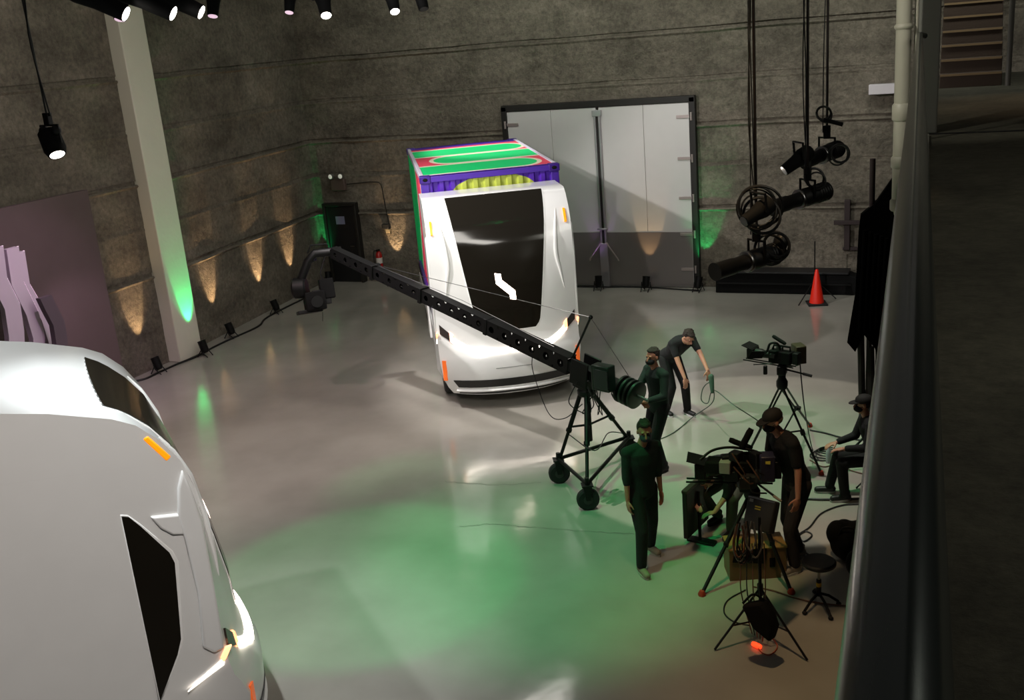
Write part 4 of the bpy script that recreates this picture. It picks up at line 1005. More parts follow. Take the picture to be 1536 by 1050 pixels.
MB().tube(smoothline([AT(1050, 690, 10.6), AT(1068, 676, 10.7), AT(1095, 671, 10.75), AT(1130, 676, 10.75), AT(1145, 684, 10.75)]), .015, 8).build('top_bar', BLK, K1, world=True)
MB().lathe([(.03, 0), (.038, .03), (.038, .20), (.03, .24)], AT(1112, 672, 10.75), AT(1123, 651, 10.8)-AT(1112, 672, 10.75), 14).build('windshield_mic', BLKM, K1, world=True)
MB().box(AT(1088, 700, 10.6), (.12, .1, .14)).build('white_label_pack', mat('pale_label', '8f8f88', .5), K1, world=True, bevel=.01)
MB().box(AT(1080, 698, 10.68), (.3, .2, .14)).build('viewfinder', BLKM, K1, world=True, bevel=.02)
MB().box(AT(1150, 700, 10.65), (.16, .18, .3), .3).build('battery_pack', mat('bluish_battery', '27263c', .4), K1, world=True, bevel=.015)
MB().box(AT(1152, 694, 10.56), (.05, .02, .03)).build('yellow_tag', mat('yellow_sticker', 'c8b840', .6), K1, world=True)
for i, (x_, y_, w_, h_) in enumerate(((1098, 712, .16, .12), (1120, 722, .2, .14), (1134, 690, .1, .18), (1104, 684, .12, .1), (1142, 712, .12, .16), (1090, 690, .1, .12))):
    MB().box(AT(x_, y_, 10.62+.03*(i % 3)), (w_, .12, h_), Matrix.Rotation(.4*i, 3, 'Z')).build('accessory', GREY if i % 3 == 1 else BLK, K1, world=True, bevel=.01)
for i, (a, b) in enumerate((((1120, 690), (1140, 720)), ((1135, 680), (1158, 715)), ((1100, 700), (1130, 725)), ((1125, 715), (1150, 740)), ((1098, 680), (1118, 712)))):
    A_, B_ = AT(*a, 10.55), AT(*b, 10.6); MB().tube(smoothline([A_, A_.lerp(B_, .5)+Vector((.06*(-1)**i, -.05, -.06)), B_]), .009, 6).build('camera_cable', BCABLE if i % 2 else mat('brown_cable', '5c3a28', .5), K1, world=True)
ph2 = AT(1172, 752, 10.35); MB().tube([AT(1132, 722, 10.65), ph2], .012, 8).build('pan_handle', BLK, K1, world=True)
MB().tube([AT(1160, 744, 10.4), ph2], .014, 8).build('handle_tip', mat('pale_handle_tip', '8c8270', .5), K1, world=True)
# grey equipment case with yellow sticker hanging on the stand
LS = thing('light_stand', 'black light stand with crossed braces in front of the wooden box', 'light stand', (FL(1140, 960).x, FL(1140, 960).y, 0))
lc = Vector((FL(1140, 962).x, FL(1140, 962).y+.05, 0)); LS.location = lc
l1, l2, l3 = FL(1072, 976), FL(1211, 992), FL(1150, 900)
LST = .95
for f_ in (l1, l2, l3): MB().tube([lc+Vector((0, 0, .58)), f_+Vector((0, 0, .012))], .012, 8).build('leg', BLK, LS, world=True)
for f_ in (l1, l2, l3): MB().tube([lc+Vector((0, 0, .22)), (lc+Vector((0, 0, .58))).lerp(f_, .6)], .009, 8).build('brace', BLK, LS, world=True)
MB().tube([lc+Vector((0, 0, .12)), lc+Vector((0, 0, 1.35))], .016, 10).build('stem', BLK, LS, world=True)
MB().tube([lc+Vector((0, 0, .5)), lc+Vector((0, 0, .62))], .03, 10).build('collar', BLK, LS, world=True)
CSE = thing('equipment_case', 'dark grey equipment case with a yellow sticker on the light stand', 'case', (0, 0, 0))
ec = AT(1142, 772, 9.55); CSE.location = ec-Vector((0, 0, .15))
Rc = Matrix.Rotation(radians(-18), 3, 'Z') @ Matrix.Rotation(radians(-25), 3, 'X')
MB().box(ec, (.30, .12, .32), Rc).build('case_shell', GREY, CSE, world=True, bevel=.015)
MB().box(ec+Rc @ Vector((0, -.063, .15)), (.28, .01, .012), Rc).build('lid_edge', STEEL, CSE, world=True)
for q in (-.012, .012): MB().box(ec+Rc @ Vector((-.02, -.064, .06+q)), (.06, .008, .012), Rc).build('yellow_sticker', mat('yellow_sticker', 'c8b840', .6), CSE, world=True)
MB().box(ec+Rc @ Vector((-.1, -.064, .12)), (.04, .008, .03), Rc).build('white_label', mat('pale_label', '8f8f88', .5), CSE, world=True)
# cable bundle
CBU = thing('cable_bundle', 'bundle of coiled black and grey cables hanging below the grey case', 'cables', AT(1130, 830, 9.3))
rnd = random.Random(3)
for i in range(8):
    x = 1112+rnd.uniform(-4, 26); y = 775+rnd.uniform(-5, 20); rr = rnd.uniform(12, 20)
    pts = [AT(x-rr*.35, y, 9.35), AT(x-rr*.6, y+rr*2, 9.3), AT(x, y+rr*3.2, 9.25), AT(x+rr*.6, y+rr*2, 9.3), AT(x+rr*.35, y-rr*.2, 9.35)]
    MB().tube(smoothline(pts), .009, 6).build('coil', (BCABLE, mat('grey_cable', '57534e', .4), mat('brown_cable', '5c3a28', .5))[i % 3], CBU, world=True)
for i in range(5):
    x = 1110+i*9; MB().tube(smoothline([AT(x, 815, 9.3), AT(x+1, 850, 9.25), AT(x+2, 890, 9.15), FL(1128+i*4, 950+i*3, .03)]), .006, 6).build('straight_cable', BCABLE if i % 2 else mat('brown_cable', '5c3a28', .5), CBU, world=True)
# drooping black cloth / sandbag on the stand
SB = AT(1146, 920, 8.95); q = [AT(1114, 905, 8.95), AT(1146, 900, 9.0), AT(1158, 925, 8.9), AT(1165, 940, 8.9), AT(1158, 962, 8.85), AT(1132, 940, 8.9)]
sbt = thing('sandbag', 'black sandbag slung on the braces of the light stand', 'sandbag', SB)
mb = MB(); mb.prism(q, (-.02, -.05, 0), (.03, .06, .0)); mb.build('bag', BLKM, sbt, world=True, bevel=.03, seg=3)
MB().tube(smoothline([q[0], q[0].lerp(q[1], .5)+Vector((0, 0, .08)), q[1]]), .012, 8).build('strap', BLK, sbt, world=True)
# glowing power connector and its cord
pw = FL(1135, 968, .03)
pc = thing('power_connector', 'small glowing orange power connector on the floor under the light stand', 'power connector', (pw.x, pw.y, 0))
MB().lathe([(.022, -.05), (.026, -.03), (.026, .03), (.02, .05)], pw, (1, -.5, 0), 12).build('glowing_plug', mat('orange_glow', 'ff5030', .4, emit='ff3a18', es=3.), pc, world=True)
MB().tube(smoothline([pw, FL(1142, 978, .015), FL(1155, 982, .012), FL(1166, 970, .012), FL(1158, 955, .012)]), .006, 6).build('cord', mat('orange_cord', 'a04a28', .5), pc, world=True)

# wooden boxes
M_PLY = mat('plywood', '6e5638', .6, var=.12, vscale=6)
wb = thing('wooden_box', 'tall plywood box standing under the near tripod', 'box', (FL(1140, 868).x, FL(1140, 868).y+.1, 0))
q = FL(1095, 872); q2 = FL(1180, 866); ang_ = atan2((q2-q).y, (q2-q).x); wbl = (q2-q).length
Rw = Matrix.Rotation(ang_, 3, 'Z'); cxy = (q+q2)/2+Rw @ Vector((0, .17, 0)); wb.location = (cxy.x, cxy.y, 0)
hb_ = .37
bx = MB(); bx.box(cxy+Rw @ Vector((0, -.16, hb_/2)), (wbl, .018, hb_), Rw); bx.box(cxy+Rw @ Vector((0, .16, hb_/2)), (wbl, .018, hb_), Rw)
bx.box(cxy+Rw @ Vector((-wbl/2+.009, 0, hb_/2)), (.018, .30, hb_), Rw); bx.box(cxy+Rw @ Vector((wbl/2-.009, 0, hb_/2)), (.018, .30, hb_), Rw)
bx.build('box_sides', M_PLY, wb, world=True, bevel=.003)
MB().box(cxy+Vector((0, 0, hb_+.008)), (wbl+.02, .36, .018), Rw).build('lid', mat('plywood_top', '96763f', .55, var=.1), wb, world=True, bevel=.003)
MB().box(cxy+Rw @ Vector((wbl*.25, -.172, .2)), (.06, .006, .11), Rw).build('hand_slot', BLKM, wb, world=True)
bc = MB().prism([cxy+Rw @ Vector(v) for v in ((-wbl*.45, -.18, .24), (wbl*.12, -.185, .20), (wbl*.15, -.18, .385), (-wbl*.40, -.18, .385))], Rw @ Vector((0, -.006, 0)), Rw @ Vector((0, .006, 0))).build('black_cloth', BLKM)
tag(bc, 'black cloth hanging over the face of the plywood box', 'cloth')

# stool
so_ = Vector((FL(1228, 903).x, FL(1228, 903).y, 0))
stl = thing('stool', 'low round black stool with a yellow taped post and four feet', 'stool', so_)
stp = HT(1227, 842, so_)
MB().lathe([(.05, stp-.06), (.15, stp-.05), (.175, stp-.03), (.178, stp-.005), (.16, stp+.012), (.08, stp+.016)], so_, n=32).build('seat', mat('black_vinyl', '141316', .5), stl, world=True)
MB().tube([so_+Vector((0, 0, .1)), so_+Vector((0, 0, stp-.05))], .014, 12).build('piston', STEEL, stl, world=True)
MB().tube([so_+Vector((0, 0, .08)), so_+Vector((0, 0, .27))], .026, 12).build('post', BLK, stl, world=True)
MB().tube([so_+Vector((0, 0, .19)), so_+Vector((0, 0, .235))], .028, 12).build('yellow_tape', mat('yellow_tape', 'c9a21a', .5), stl, world=True)
for f_ in (FL(1207, 922), FL(1246, 930), FL(1258, 908), FL(1222, 890)):
    MB().tube([so_+Vector((0, 0, .11)), so_.lerp(f_, .5)+Vector((0, 0, .10)), f_+Vector((0, 0, .045))], .015, 8).build('foot_arm', BLK, stl, world=True)
    MB().ell(f_+Vector((0, 0, .022)), (.028, .022, .022)).build('glide', RUB, stl, world=True)

# flat monitor screen on a stand
fb = FL(1040, 818)
MN = thing('monitor', 'tall black flat panel on its stand left of the crouching person', 'monitor', fb)
fr_ = [(1024, 738), (1046, 683), (1054, 684), (1056, 740), (1050, 818), (1028, 820)]
a_ = fb+Vector((-.1, -.25, 0)); b_ = fb+Vector((.06, .45, 0))
A_ = FL(1029, 820); B_ = Vector((A_.x+.10, A_.y+.72, 0)); zt = HT(1024, 738, A_)
B_ = Vector((A_.x+.12, A_.y+.6, 0)); zt2 = HT(1046, 683, B_)
dn = (B_-A_).normalized(); nn_ = dn.cross(Vector((0, 0, 1)))
MB().prism([A_+Vector((0, 0, .10)), B_+Vector((0, 0, .10)), B_+Vector((0, 0, zt)), A_+Vector((0, 0, zt))], nn_*.03, nn_*-.03).build('panel', mat('dark_brown_panel', '1a1412', .5), MN, world=True, bevel=.01)
MB().prism([A_+Vector((0, 0, zt-.03)), B_+Vector((0, 0, zt-.03)), B_+Vector((0, 0, zt+.01)), A_+Vector((0, 0, zt+.01))], nn_*.036, nn_*-.036).build('frame_edge', mat('worn_brown_edge', '43332c', .5), MN, world=True, bevel=.006)
MB().box(A_.lerp(B_, .3)+nn_*.12+Vector((0, 0, .02)), (.34, .12, .025), atan2(nn_.y, nn_.x)).build('base', BLK, MN, world=True, bevel=.005)
MB().tube([A_.lerp(B_, .3)+nn_*.1+Vector((0, 0, .03)), A_.lerp(B_, .5)+nn_*.04+Vector((0, 0, .6))], .02, 8).build('strut', BLK, MN, world=True)

# folding stool and the black bags at the right
fs_ = thing('folding_chair', 'black folding chair under the seated man in the cap', 'chair', (SEATED[0], SEATED[1], 0))
sx_, sy_ = SEATED; Rf = Matrix.Rotation(face(-.93, -.3), 3, 'Z'); Sf = lambda x, y, z: Vector((sx_, sy_, 0))+Rf @ Vector((x, y, z))
MB().box(Sf(0, -.08, .44), (.44, .38, .03), Rf).build('seat', BLKM, fs_, world=True, bevel=.01)
for q in (-1, 1):
    MB().tube([Sf(q*.2, .12, .42), Sf(q*.2, -.28, .01)], .011, 8).build('leg', BLK, fs_, world=True)
    MB().tube([Sf(q*.21, -.26, .42), Sf(q*.21, .14, .01)], .011, 8).build('leg', BLK, fs_, world=True)
    MB().tube([Sf(q*.21, -.24, .43), Sf(q*.21, -.34, .85)], .011, 8).build('back_post', BLK, fs_, world=True)
MB().box(Sf(0, -.33, .76), (.42, .02, .16), Rf).build('backrest', BLKM, fs_, world=True, bevel=.008)
def bag(pix, h, r, label, seed, nm='equipment_bag'):
    p = FL(*pix); rd_ = random.Random(seed); mb = MB()
    for k in range(7): mb.ell((p.x+rd_.uniform(-.5, .5)*r[0], p.y+rd_.uniform(-.5, .5)*r[1], h*rd_.uniform(.28, .62)), (r[0]*.55, r[1]*.55, h*.3))
    mb.ell((p.x, p.y, h*.36), (r[0]*.85, r[1]*.85, h*.35))
    t = thing(nm, label, 'bag', (p.x, p.y, 0)); mb.build('bag', BLKM, t, world=True, remesh=.02, smit=6)
    MB().tube(smoothline([(p.x-.1, p.y-r[1]*.5, h*.6), (p.x-.05, p.y-r[1]*.55, h*.85), (p.x+.06, p.y-r[1]*.5, h*.85), (p.x+.1, p.y-r[1]*.5, h*.6)]), .012, 8).build('strap', BLK, t, world=True)
bag((1272, 838), .52, (.24, .24), 'large soft black bag on the floor right of the stool', 5)
bag((1294, 868), .50, (.22, .22), 'second black bag partly hidden behind the hand rail', 6)
bag((1306, 770), .34, (.15, .2), 'small black bag on the floor behind the large black bag', 8)
# water bottle and cable coil by the seated man
bo = AT(1243, 676, 12.75); bo = FL(1243, 694)
tag(MB().lathe([(.035, 0), (.04, .01), (.04, .15), (.03, .2), (.014, .23), (.014, .26)], (bo.x, bo.y, .0), n=16).build('water_bottle', mat('clear_bottle', '9a9aa0', .15), smooth=True), 'clear water bottle standing on the floor at the seated man\'s feet', 'bottle')
co = FL(1234, 682, .03)
ct = thing('cable_coil', 'coil of black cable on the floor behind the water bottle', 'cable', (co.x, co.y, 0))
for k in range(4): MB().tube(arc((co.x+.02*k, co.y+.02*k, .015+.02*k), .17-.015*k, 0, 2*pi*.98, 28, 'xy'), .01, 6).build('loop', BCABLE, ct, world=True)

# ------------------------------------------------------------------ black drape on a tall stand
fbp = FL(1300, 702)
DR = thing('black_drape', 'tall black drape hung on a stand at the right edge of the hall', 'drape', fbp)
zt = HT(1303, 238, fbp); dd = hypot(fbp.x, fbp.y)
MB().tube([fbp+Vector((0, 0, .02)), fbp+Vector((0, 0, zt))], .035, 12).build('pole', mat('dark_red_black_pole', '1a0f0f', .5), DR, world=True)
MB().tube([AT(1318, 690, dd+.15).xy.to_3d()+Vector((0, 0, .02)), AT(1315, 300, dd+.15)], .03, 12).build('pole', BLK, DR, world=True)
for q in ((-.45, -.3), (.35, -.5), (.2, .5)): MB().tube([fbp+Vector((0, 0, .5)), fbp+Vector((q[0], q[1], .015))], .016, 8).build('leg', BLK, DR, world=True)
poly = [(1341, 264), (1313, 304), (1291, 322), (1288, 345), (1283, 440), (1271, 512), (1283, 526), (1296, 500), (1312, 520), (1320, 545), (1333, 520), (1346, 500), (1350, 300)]
q = [AT(x, y, dd-.02) for x, y in poly]; yd = (fbp.normalized())
n = len(q); mb = MB().prism(q, yd*.10, yd*-.06); mb.build('drape_cloth', mat('black_velvet', '030303', 1., spec=.02), DR, world=True, smooth=False)
for k in range(6):
    x = 1292+k*8; MB().tube(smoothline([AT(x+6, 345+k*3, dd-.1), AT(x+2, 420, dd-.12), AT(x-2, 500-k*2, dd-.1)]), [.03]*17, 8).build('fold', mat('black_velvet', '030303', 1., spec=.02), DR, world=True)
for (x, y0_, y1_, w_) in ((1291, 500, 600, 20), (1306, 520, 640, 16), (1318, 540, 620, 14)):
    MB().tube(smoothline([AT(x, y0_, dd), AT(x+1, (y0_+y1_)/2, dd-.02), AT(x+2, y1_, dd)]), .045, 8).build('hanging_cord_bundle', mat('worn_black', '1c1614', .7), DR, world=True)

# traffic cone with a small tripod behind it
cp_ = FL(1225, 456)
CN = thing('traffic_cone', 'orange traffic cone on a black base in front of the black bench', 'traffic cone', cp_)
MB().box(cp_+Vector((0, 0, .02)), (.40, .40, .04), .3).build('base', RUB, CN, world=True, bevel=.01)
hC = HT(1227, 404, cp_)
MB().lathe([(.155, .035), (.15, .06), (.035, hC-.02), (.025, hC)], cp_, n=28).build('cone', mat('orange_cone', 'f02812', .45), CN, world=True)
tp_ = FL(1222, 447)
T3 = thing('light_stand', 'thin black light stand standing just behind the orange cone', 'light stand', tp_)
MB().tube([tp_+Vector((0, 0, .1)), tp_+Vector((0, 0, HT(1215, 362, tp_)))], .013, 8).build('stem', BLK, T3, world=True)
for f_ in (FL(1198, 459), FL(1254, 449), FL(1224, 443)): MB().tube([tp_+Vector((0, 0, .42)), f_+Vector((0, 0, .015))], .012, 8).build('leg', BLK, T3, world=True)

# ------------------------------------------------------------------ stage lights
LENS_W = mat('lens_white', 'ffffff', .2, emit='fff6ec', es=18)
LENS_P = mat('lens_pink', 'ffffff', .2, emit='f4c8e4', es=1.1)
def par(loc, tgt, lab, col, power, ang, em, group=None, r=.085, wx=None):
    """uplight: short can in a yoke, standing on the floor"""
    loc = Vector(loc); t = thing('uplight', lab, 'uplight', loc); c = loc+Vector((0, 0, .22)); ax = (Vector(tgt)-c).normalized(); hz = Vector((ax.x, ax.y, 0)); hz = hz.normalized() if hz.length > .01 else Vector((1, 0, 0)); sd = hz.cross(Vector((0, 0, 1)))
    MB().lathe([(.05, -.14), (r*.85, -.12), (r, -.08), (r, .11), (r*1.08, .13), (r*.9, .13), (r*.85, .1)], c, ax, 20).build('can', BLK, t, world=True)
    MB().lathe([(.01, .085), (r*.84, .09), (r*.84, .1)], c, ax, 20).build('lens', em, t, world=True)
    for s in (-1, 1):
        MB().tube([c+sd*s*(r+.02), c+sd*s*(r+.02)+Vector((0, 0, -.1))-hz*.02, loc+sd*s*(r+.0)+Vector((0, 0, .01))-hz*.14], .011, 8).build('yoke_leg', BLK, t, world=True)
        MB().tube([c+sd*s*(r+.02)+Vector((0, 0, -.06)), loc+sd*s*(r+.0)+Vector((0, 0, .01))+hz*.12], .011, 8).build('yoke_leg', BLK, t, world=True)
    spot('uplight_beam', c+ax*.16, tgt, col, power, ang, .3, .02)
    spot('uplight_spill', c+ax*.16, Vector(tgt)+Vector((0, 0, 1.2)), col, power*.5, ang*1.7, .9, .02)
    return t
UPW = mat('lens_warm', 'ffffff', .2, emit='ffcf90', es=.8); UPG = mat('lens_green', 'ffffff', .2, emit='40ff80', es=.8)
UPL = [((-14.86, 15.55), 'leftmost uplight on the floor left of the pilaster, warm beam', 1), ((-14.62, 16.72), 'uplight at the foot of the cream pilaster throwing a green beam', 0),
       ((wxl(18.05)+.36, 18.05), 'uplight on the floor just right of the pilaster, warm beam', 1), ((wxl(20.05)+.36, 20.05), 'uplight furthest along the left wall before the crane head', 1)]
for (x, y), lab, wmx in UPL:
    par((x, y, 0), ((wxl(y), y, 1.3) if wmx else (-14.91, y, 1.35)), lab, (1., .64, .34) if wmx else (.02, 1., .25), 200 if wmx else 240, 32 if wmx else 31, UPW if wmx else UPG)
par((wxl(21.6)+.36, 21.6, 0), (wxl(21.6), 21.6, 1.35), 'uplight hidden behind the crane head near the corner', (1., .64, .34), 200, 32, UPW)
par((-15.45, 22.95, 0), (-15.62, 23.4, 1.6), 'uplight in the corner left of the black door, green beam', (.02, 1., .25), 130, 26, UPG)
par((-13.5, WY-.42, 0), (-13.5, WY, 1.35), 'uplight against the back wall between door and truck, warm beam', (1., .66, .36), 150, 34, UPW)
par((-7.82, WY-.5, 0), (-7.82, WY-.12, 2.6), 'uplight at the middle of the big steel door', (.7, .3, 1.), 16, 40, UPW)
par((-6.65, WY-.5, 0), (-6.62, WY-.12, 1.35), 'uplight before the right leaf of the big door, warm beam', (1., .62, .28), 50, 36, UPW)
par((-5.42, WY-.45, 0), (-5.28, WY, 1.5), 'uplight at the right post of the big door, green beam', (.02, 1., .25), 120, 34, UPG)

UNLIT = mat('unlit_lens', '30343a', .05, spec=1.)
def moving_head(c, ax, lab, em, s=1., longbody=False):
    c = Vector(c); ax = Vector(ax).normalized(); t = thing('stage_spotlight', lab, 'stage light', c)
    L_ = .34 if longbody else .22; r = .10*s
    MB().lathe([(r*.55, -L_*s), (r*1.0, -L_*s*.85), (r*1.1, -L_*s*.3), (r*.85, L_*s*.2), (r*.72, L_*s), (r*.62, L_*s)], c, ax, 20).build('housing', BLKM, t, world=True)
    MB().lathe([(.01, L_*s-.01), (r*.64, L_*s), (r*.6, L_*s+.006)], c, ax, 20).build('lens', em, t, world=True)
    sd = ax.cross(Vector((0, 0, 1))).normalized()
    yk = [c+sd*r*1.25-ax*.02, c+sd*r*1.25+Vector((0, 0, .22*s)), c-sd*r*1.25+Vector((0, 0, .22*s)), c-sd*r*1.25-ax*.02]
    MB().tube(yk, .016*s, 8).build('yoke', BLK, t, world=True)
    if em is not UNLIT: MB().box(c+Vector((0, 0, .30*s)), (.24*s, .24*s, .12*s)).build('base', BLK, t, world=True, bevel=.015)
    return t
toc = lambda x, y, d: AT(x, y, d)
aim = Vector((-5.5, 9., 0))
MHS = [((134, -6), 11.2, (.80, .30, -.50), 'leftmost stage spotlight at the top, in front of the pilaster head', LENS_W, 1.1, True),
       ((206, -6), 11.2, (.80, .30, -.50), 'stage spotlight with long housing just right of the pilaster head', LENS_W, 1.1, True),
       ((252, -6), 11.4, (.80, .30, -.50), 'third long stage spotlight from the left at the top of the picture', LENS_W, 1.05, True),
       ((181, 2), 12.3, (.05, -.35, -.9), 'small stage spotlight with pink lens in front of the pilaster', LENS_P, .9, False),
       ((320, 0), 12.8, (.05, -.35, -.9), 'small stage spotlight with pink lens right of the long ones', LENS_P, .85, False),
       ((435, -2), 13.6, (.05, -.4, -.9), 'small pink lensed stage spotlight in the upper middle', LENS_P, .8, False),
       ((485, 2), 13.2, (.35, -.45, -.75), 'brightly shining stage spotlight in the upper middle', LENS_W, .95, False),
       ((588, -2), 13.6, (.35, -.45, -.75), 'brightly shining stage spotlight furthest right at the top', LENS_W, .9, False),
       ((630, -8), 13.8, (.3, -.3, -.8), 'dark stage spotlight barely showing at the top, right of the bright ones', BLK, .9, False)]
for (px, d, ax, lab, em, s, lb_) in [(m[0], m[1], m[2], m[3], m[4], m[5], m[6]) for m in MHS]: moving_head(AT(px[0], px[1], d), ax, lab, em, s, lb_)
# truss they hang from, just above the frame
ta, tb = AT(60, -30, 11.6), AT(760, -40, 13.8)
ta.z = tb.z = max(ta.z, tb.z)+.18
TR = thing('lighting_truss', 'black lighting truss carrying the row of stage spotlights above the view', 'truss', (ta+tb)/2)
dt = (tb-ta).normalized(); nt_ = dt.cross(Vector((0, 0, 1)))
for q in (nt_*.14, nt_*-.14, Vector((0, 0, .25))): MB().tube([ta+q-dt, tb+q+dt], .024, 8).build('chord', STEEL, TR, world=True)
mb = MB(); k = 26
for i in range(k):
    p_, p2_ = ta.lerp(tb, i/k), ta.lerp(tb, (i+1)/k)
    mb.tube([p_+nt_*.14, p2_+Vector((0, 0, .25))], .01, 6); mb.tube([p2_+Vector((0, 0, .25)), p2_-nt_*.14], .01, 6); mb.tube([p_-nt_*.14, p2_+nt_*.14], .01, 6)
mb.build('lattice', STEEL, TR, world=True)
# hanging lamp at the upper left
hl_ = AT(79, 215, 13.0)
HP = thing('hanging_spotlight', 'single black spotlight hanging on a long cable at the upper left', 'stage light', hl_)
ax_ = Vector((.5, -.25, -.85)).normalized()
MB().lathe([(.07, -.17), (.12, -.14), (.125, .08), (.10, .15), (.085, .15)], hl_, ax_, 20).build('housing', BLKM, HP, world=True)
MB().lathe([(.01, .135), (.086, .14), (.08, .152)], hl_, ax_, 20).build('lens', LENS_W, HP, world=True)
for s in (-1, 1): MB().ell(hl_+Vector((s*.09, 0, .14)), (.055, .06, .06)).build('yoke_knob', BLK, HP, world=True)
MB().tube([hl_+Vector((.13, 0, 0)), hl_+Vector((.13, 0, .2)), hl_+Vector((-.13, 0, .2)), hl_+Vector((-.13, 0, 0))], .014, 8).build('yoke', BLK, HP, world=True)
MB().box(hl_+Vector((0, 0, .27)), (.08, .07, .14)).build('clamp', BLK, HP, world=True, bevel=.01)
hp0 = hl_+Vector((0, 0, .3)); MB().tube([hp0, (hp0.x-.01, hp0.y, 9.1)], .012, 8).build('suspension_pipe', GREY, HP, world=True)
MB().tube(smoothline([hp0+Vector((.05, 0, 0)), hp0+Vector((.01, -.03, .8)), hp0+Vector((.06, -.02, 1.6)), Vector((hp0.x-.1, hp0.y, 9.1))]), .01, 6).build('power_cable', BCABLE, HP, world=True)

def leko(p0, p1, r, lab, pipe_px, d, em=BLK, mates=()):
    """long profile spotlight hung from a pipe"""
    a = Vector(p0); b = Vector(p1); ax = (a-b).normalized(); L_ = (a-b).length
    t = thing('profile_spotlight', lab, 'stage light', (a+b)/2)
    body = MB().lathe([(r*.6, 0), (r*1.0, .02), (r*1.05, L_*.42), (r*.8, L_*.5), (r*.78, L_*.72), (r*.86, L_*.74), (r*.86, L_*.97), (r*.95, L_), (r*.75, L_)], b, ax, 24).build('barrel', BLK, t, world=True)
    MB().lathe([(.01, L_*.96), (r*.74, L_*.97), (r*.6, L_*.985)], b, ax, 20).build('lens', mat('unlit_lens', '30343a', .05, spec=1.), t, world=True)
    MB().lathe([(r*1.06, L_*.5), (r*1.12, L_*.51), (r*1.12, L_*.54), (r*1.06, L_*.55)], b, ax, 24).build('shutter_ring', STEEL, t, world=True)
    for k in range(5): MB().lathe([(r*1.05, .04+.03*k), (r*1.1, .045+.03*k), (r*1.05, .055+.03*k)], b, ax, 24).build('cooling_fin', BLK, t, world=True)
    c = b.lerp(a, .38); tp = c+Vector((0, 0, r*2.6)); sd = ax.cross(Vector((0, 0, 1))).normalized()
    MB().tube([c+sd*r*1.15, c+sd*r*1.15+Vector((0, 0, r*1.9)), c-sd*r*1.15+Vector((0, 0, r*1.9)), c-sd*r*1.15], .013, 8).build('yoke', BLK, t, world=True)
    MB().box(tp, (.07, .07, r*1.6)).build('clamp', BLK, t, world=True, bevel=.008)
    return t, tp
def drop(px0, px1, d0, lab, n=2, coil=None, bot=None):
    bt = bot if bot is not None else AT(*px1, d0); tp = Vector((AT(*px0, d0).x, AT(*px0, d0).y, 9.1))
    tp = Vector((bt.x, bt.y, 9.1))
    t = thing('drop_pipe', lab, 'hanging pipe', bt)
    MB().tube([bt, tp], .013, 10).build('pipe', mat('dark_pipe', '2a2422', .4, .5), t, world=True)
    rr = random.Random(px0[0])
    for k in range(n):
        pts = [bt+Vector((rr.uniform(-.05, .05), -.04, 0))]
        for j in range(1, 6): z = bt.z+(9.1-bt.z)*j/5; pts.append(Vector((bt.x+rr.uniform(-.05, .05), bt.y-.03, z)))
        MB().tube(smoothline(pts), .0055, 6).build('cable', BCABLE, t, world=True)
    return t
def coilof(c, r, n, lab, seed, nr=(0.4, -1, .1)):
    c = Vector(c); t = thing('cable_coil', lab, 'cable', c); rr = random.Random(seed)
    for k in range(n):
        N_ = Vector(nr)+Vector((rr.uniform(-.35, .35), 0, rr.uniform(-.35, .35))); N_.normalize(); e1 = N_.orthogonal().normalized(); e2 = N_.cross(e1)
        q = r*rr.uniform(.75, 1.12); cc = c+Vector((rr.uniform(-.04, .04), rr.uniform(-.02, .02), rr.uniform(-.05, .05)))
        MB().tube([cc+e1*q*cos(2*pi*j/26)+e2*q*1.1*sin(2*pi*j/26) for j in range(26)], .0085 if k % 2 else .013, 6, closed=True).build('loop', BCABLE, t, world=True)
    return t
lC, tC = leko(AT(1072, 408, 9.1), AT(1172, 376, 9.7), .088, 'largest profile spotlight, hanging lowest at the right', None, 9.5)
MB().lathe([(.05, -.06), (.07, -.03), (.07, .05), (.05, .08)], AT(1170, 366, 9.65), (.4, .2, 1), 14).build('lamp_cap', BLK, lC, world=True)
lB, tB = leko(AT(1158, 312, 10.3), AT(1243, 285, 10.8), .088, 'middle profile spotlight hanging above the lowest one', None, 10.5)
lA, tA = leko(AT(1207, 243, 11.2), AT(1260, 222, 11.7), .085, 'topmost profile spotlight of the hanging group at the right', None, 11.4)
dC = drop((1128, 0), (1135, 350), 9.3, 'hanging pipe nearest the big door carrying the lowest profile spotlight', 3, bot=tC)
dB = drop((1198, 0), (1208, 270), 10.45, 'middle hanging pipe carrying the middle profile spotlight', 2, bot=tB)
dA = drop((1228, 0), (1232, 150), 11.4, 'rightmost hanging pipe of the three at the back wall', 1, bot=tA)
coilof(AT(1141, 316, 9.3), .17, 5, 'large coil of black cable hanging on the pipe left of the profile spotlights', 3)
coilof(AT(1240, 168, 11.35), .075, 2, 'small coil of cable near the top of the rightmost pipe', 4)
coilof(AT(1256, 230, 11.3), .11, 2, 'thin loops of cable at the rear of the topmost profile spotlight', 9)
coilof(AT(1222, 268, 10.6), .08, 2, 'small loops of cable over the middle profile spotlight', 11)
coilof(AT(1160, 372, 9.5), .13, 3, 'loops of cable around the rear of the lowest profile spotlight', 12)
moving_head(AT(1137, 318, 9.15), (-.5, -.6, -.3), 'dark round spotlight inside the large cable coil', mat('unlit_lens', '30343a', .05, spec=1.), .75)
moving_head(AT(1197, 240, 10.95), (-.7, -.5, -.5), 'dark round spotlight left of the topmost profile spotlight', mat('unlit_lens', '30343a', .05, spec=1.), .8)
MB().box(AT(1250, 183, 11.35), (.2, .05, .04), Matrix.Rotation(.3, 3, 'Y')).build('stub', BLK, dA, world=True, bevel=.005)

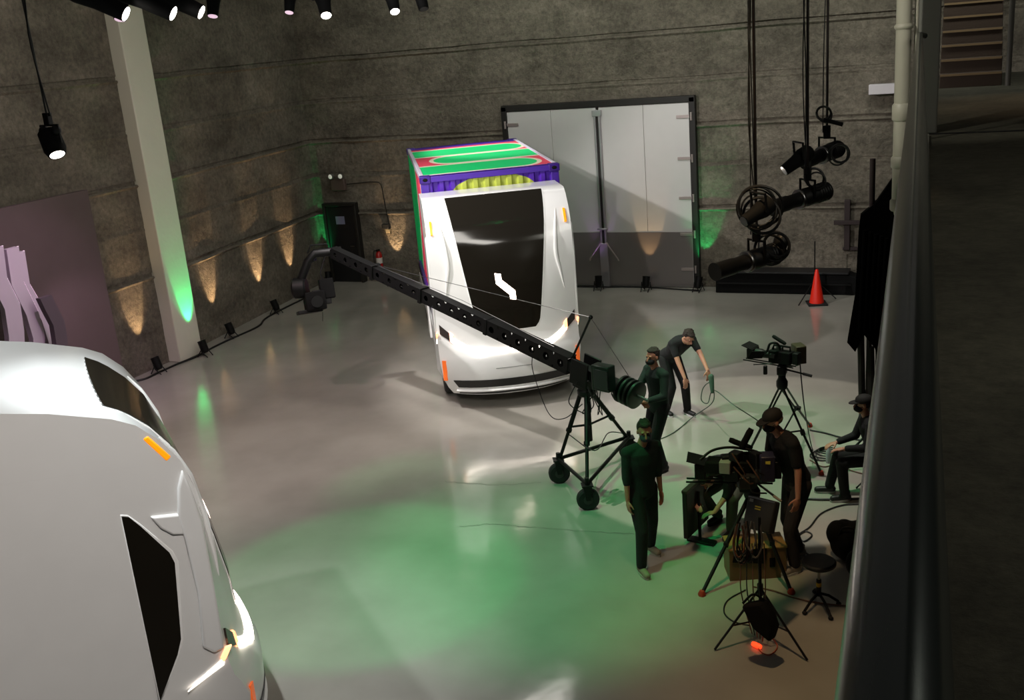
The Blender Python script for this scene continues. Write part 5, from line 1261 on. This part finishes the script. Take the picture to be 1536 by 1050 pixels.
# ------------------------------------------------------------------ loose cables on the floor
def fcable(pix, r, lab, m=BCABLE):
    pts = []
    for p in pix: pts.append(FL(p[0], p[1], p[2] if len(p) > 2 else r+.002))
    tag(MB().tube(smoothline(pts), r, 6).build('floor_cable', m), lab, 'cable')
hnd = wm(m3) @ Vector((-.18, .68, .68))
h2 = hnd
tag(MB().tube(smoothline([FL(960, 668, .01), FL(1005, 652, .01), FL(1040, 625, .05), h2+Vector((.02, 0, -.3)), h2+Vector((0, 0, 0)), h2+Vector((-.12, 0, -.08)), h2+Vector((-.16, 0, -.28)), h2+Vector((-.06, 0, -.33)), h2+Vector((.03, .02, -.12)), FL(1100, 607, .6), FL(1135, 630, .3), FL(1160, 650, .01)]), .008, 6).build('thrown_cable', mat('grey_green_cable', '46554a', .5)), 'thin cable looping through the gloved hands of the stooping man', 'cable')
gl = MB().cap(hnd+Vector((0, 0, .1)), hnd+Vector((.02, -.02, -.13)), .045, .03).build('work_gloves', mat('green_glove', '3d5a48', .8)); tag(gl, 'green-grey work gloves hanging from the stooping man\'s hand', 'gloves')
fcable([(1215, 645), (1240, 650), (1262, 656), (1290, 660)], .012, 'black cable lying behind the far tripod towards the seated man')
fcable([(1205, 748), (1240, 749), (1290, 748), (1310, 748)], .016, 'straight black cable on the floor behind the capped man')
fcable([(1130, 880), (1160, 886), (1190, 896), (1220, 903), (1260, 908), (1300, 909)], .010, 'cable running from the wooden box past the stool to the right', mat('brown_cable', '5c3a28', .5))
fcable([(1200, 800), (1215, 790), (1232, 770), (1262, 758), (1290, 756)], .010, 'cable curving from the capped man\'s feet to the right')
fcable([(1195, 805), (1208, 797), (1218, 803), (1206, 812), (1196, 806), (1210, 830), (1240, 838)], .010, 'tangled black cable beside the capped man\'s shoes')
fcable([(1118, 885), (1092, 900), (1086, 918), (1100, 932), (1125, 938)], .008, 'thin cable looping on the floor left of the light stand')
fcable([(1215, 690), (1235, 700), (1260, 695), (1275, 705), (1300, 712)], .009, 'brown cable snaking between the far tripod foot and the seated man', mat('brown_cable', '5c3a28', .5))
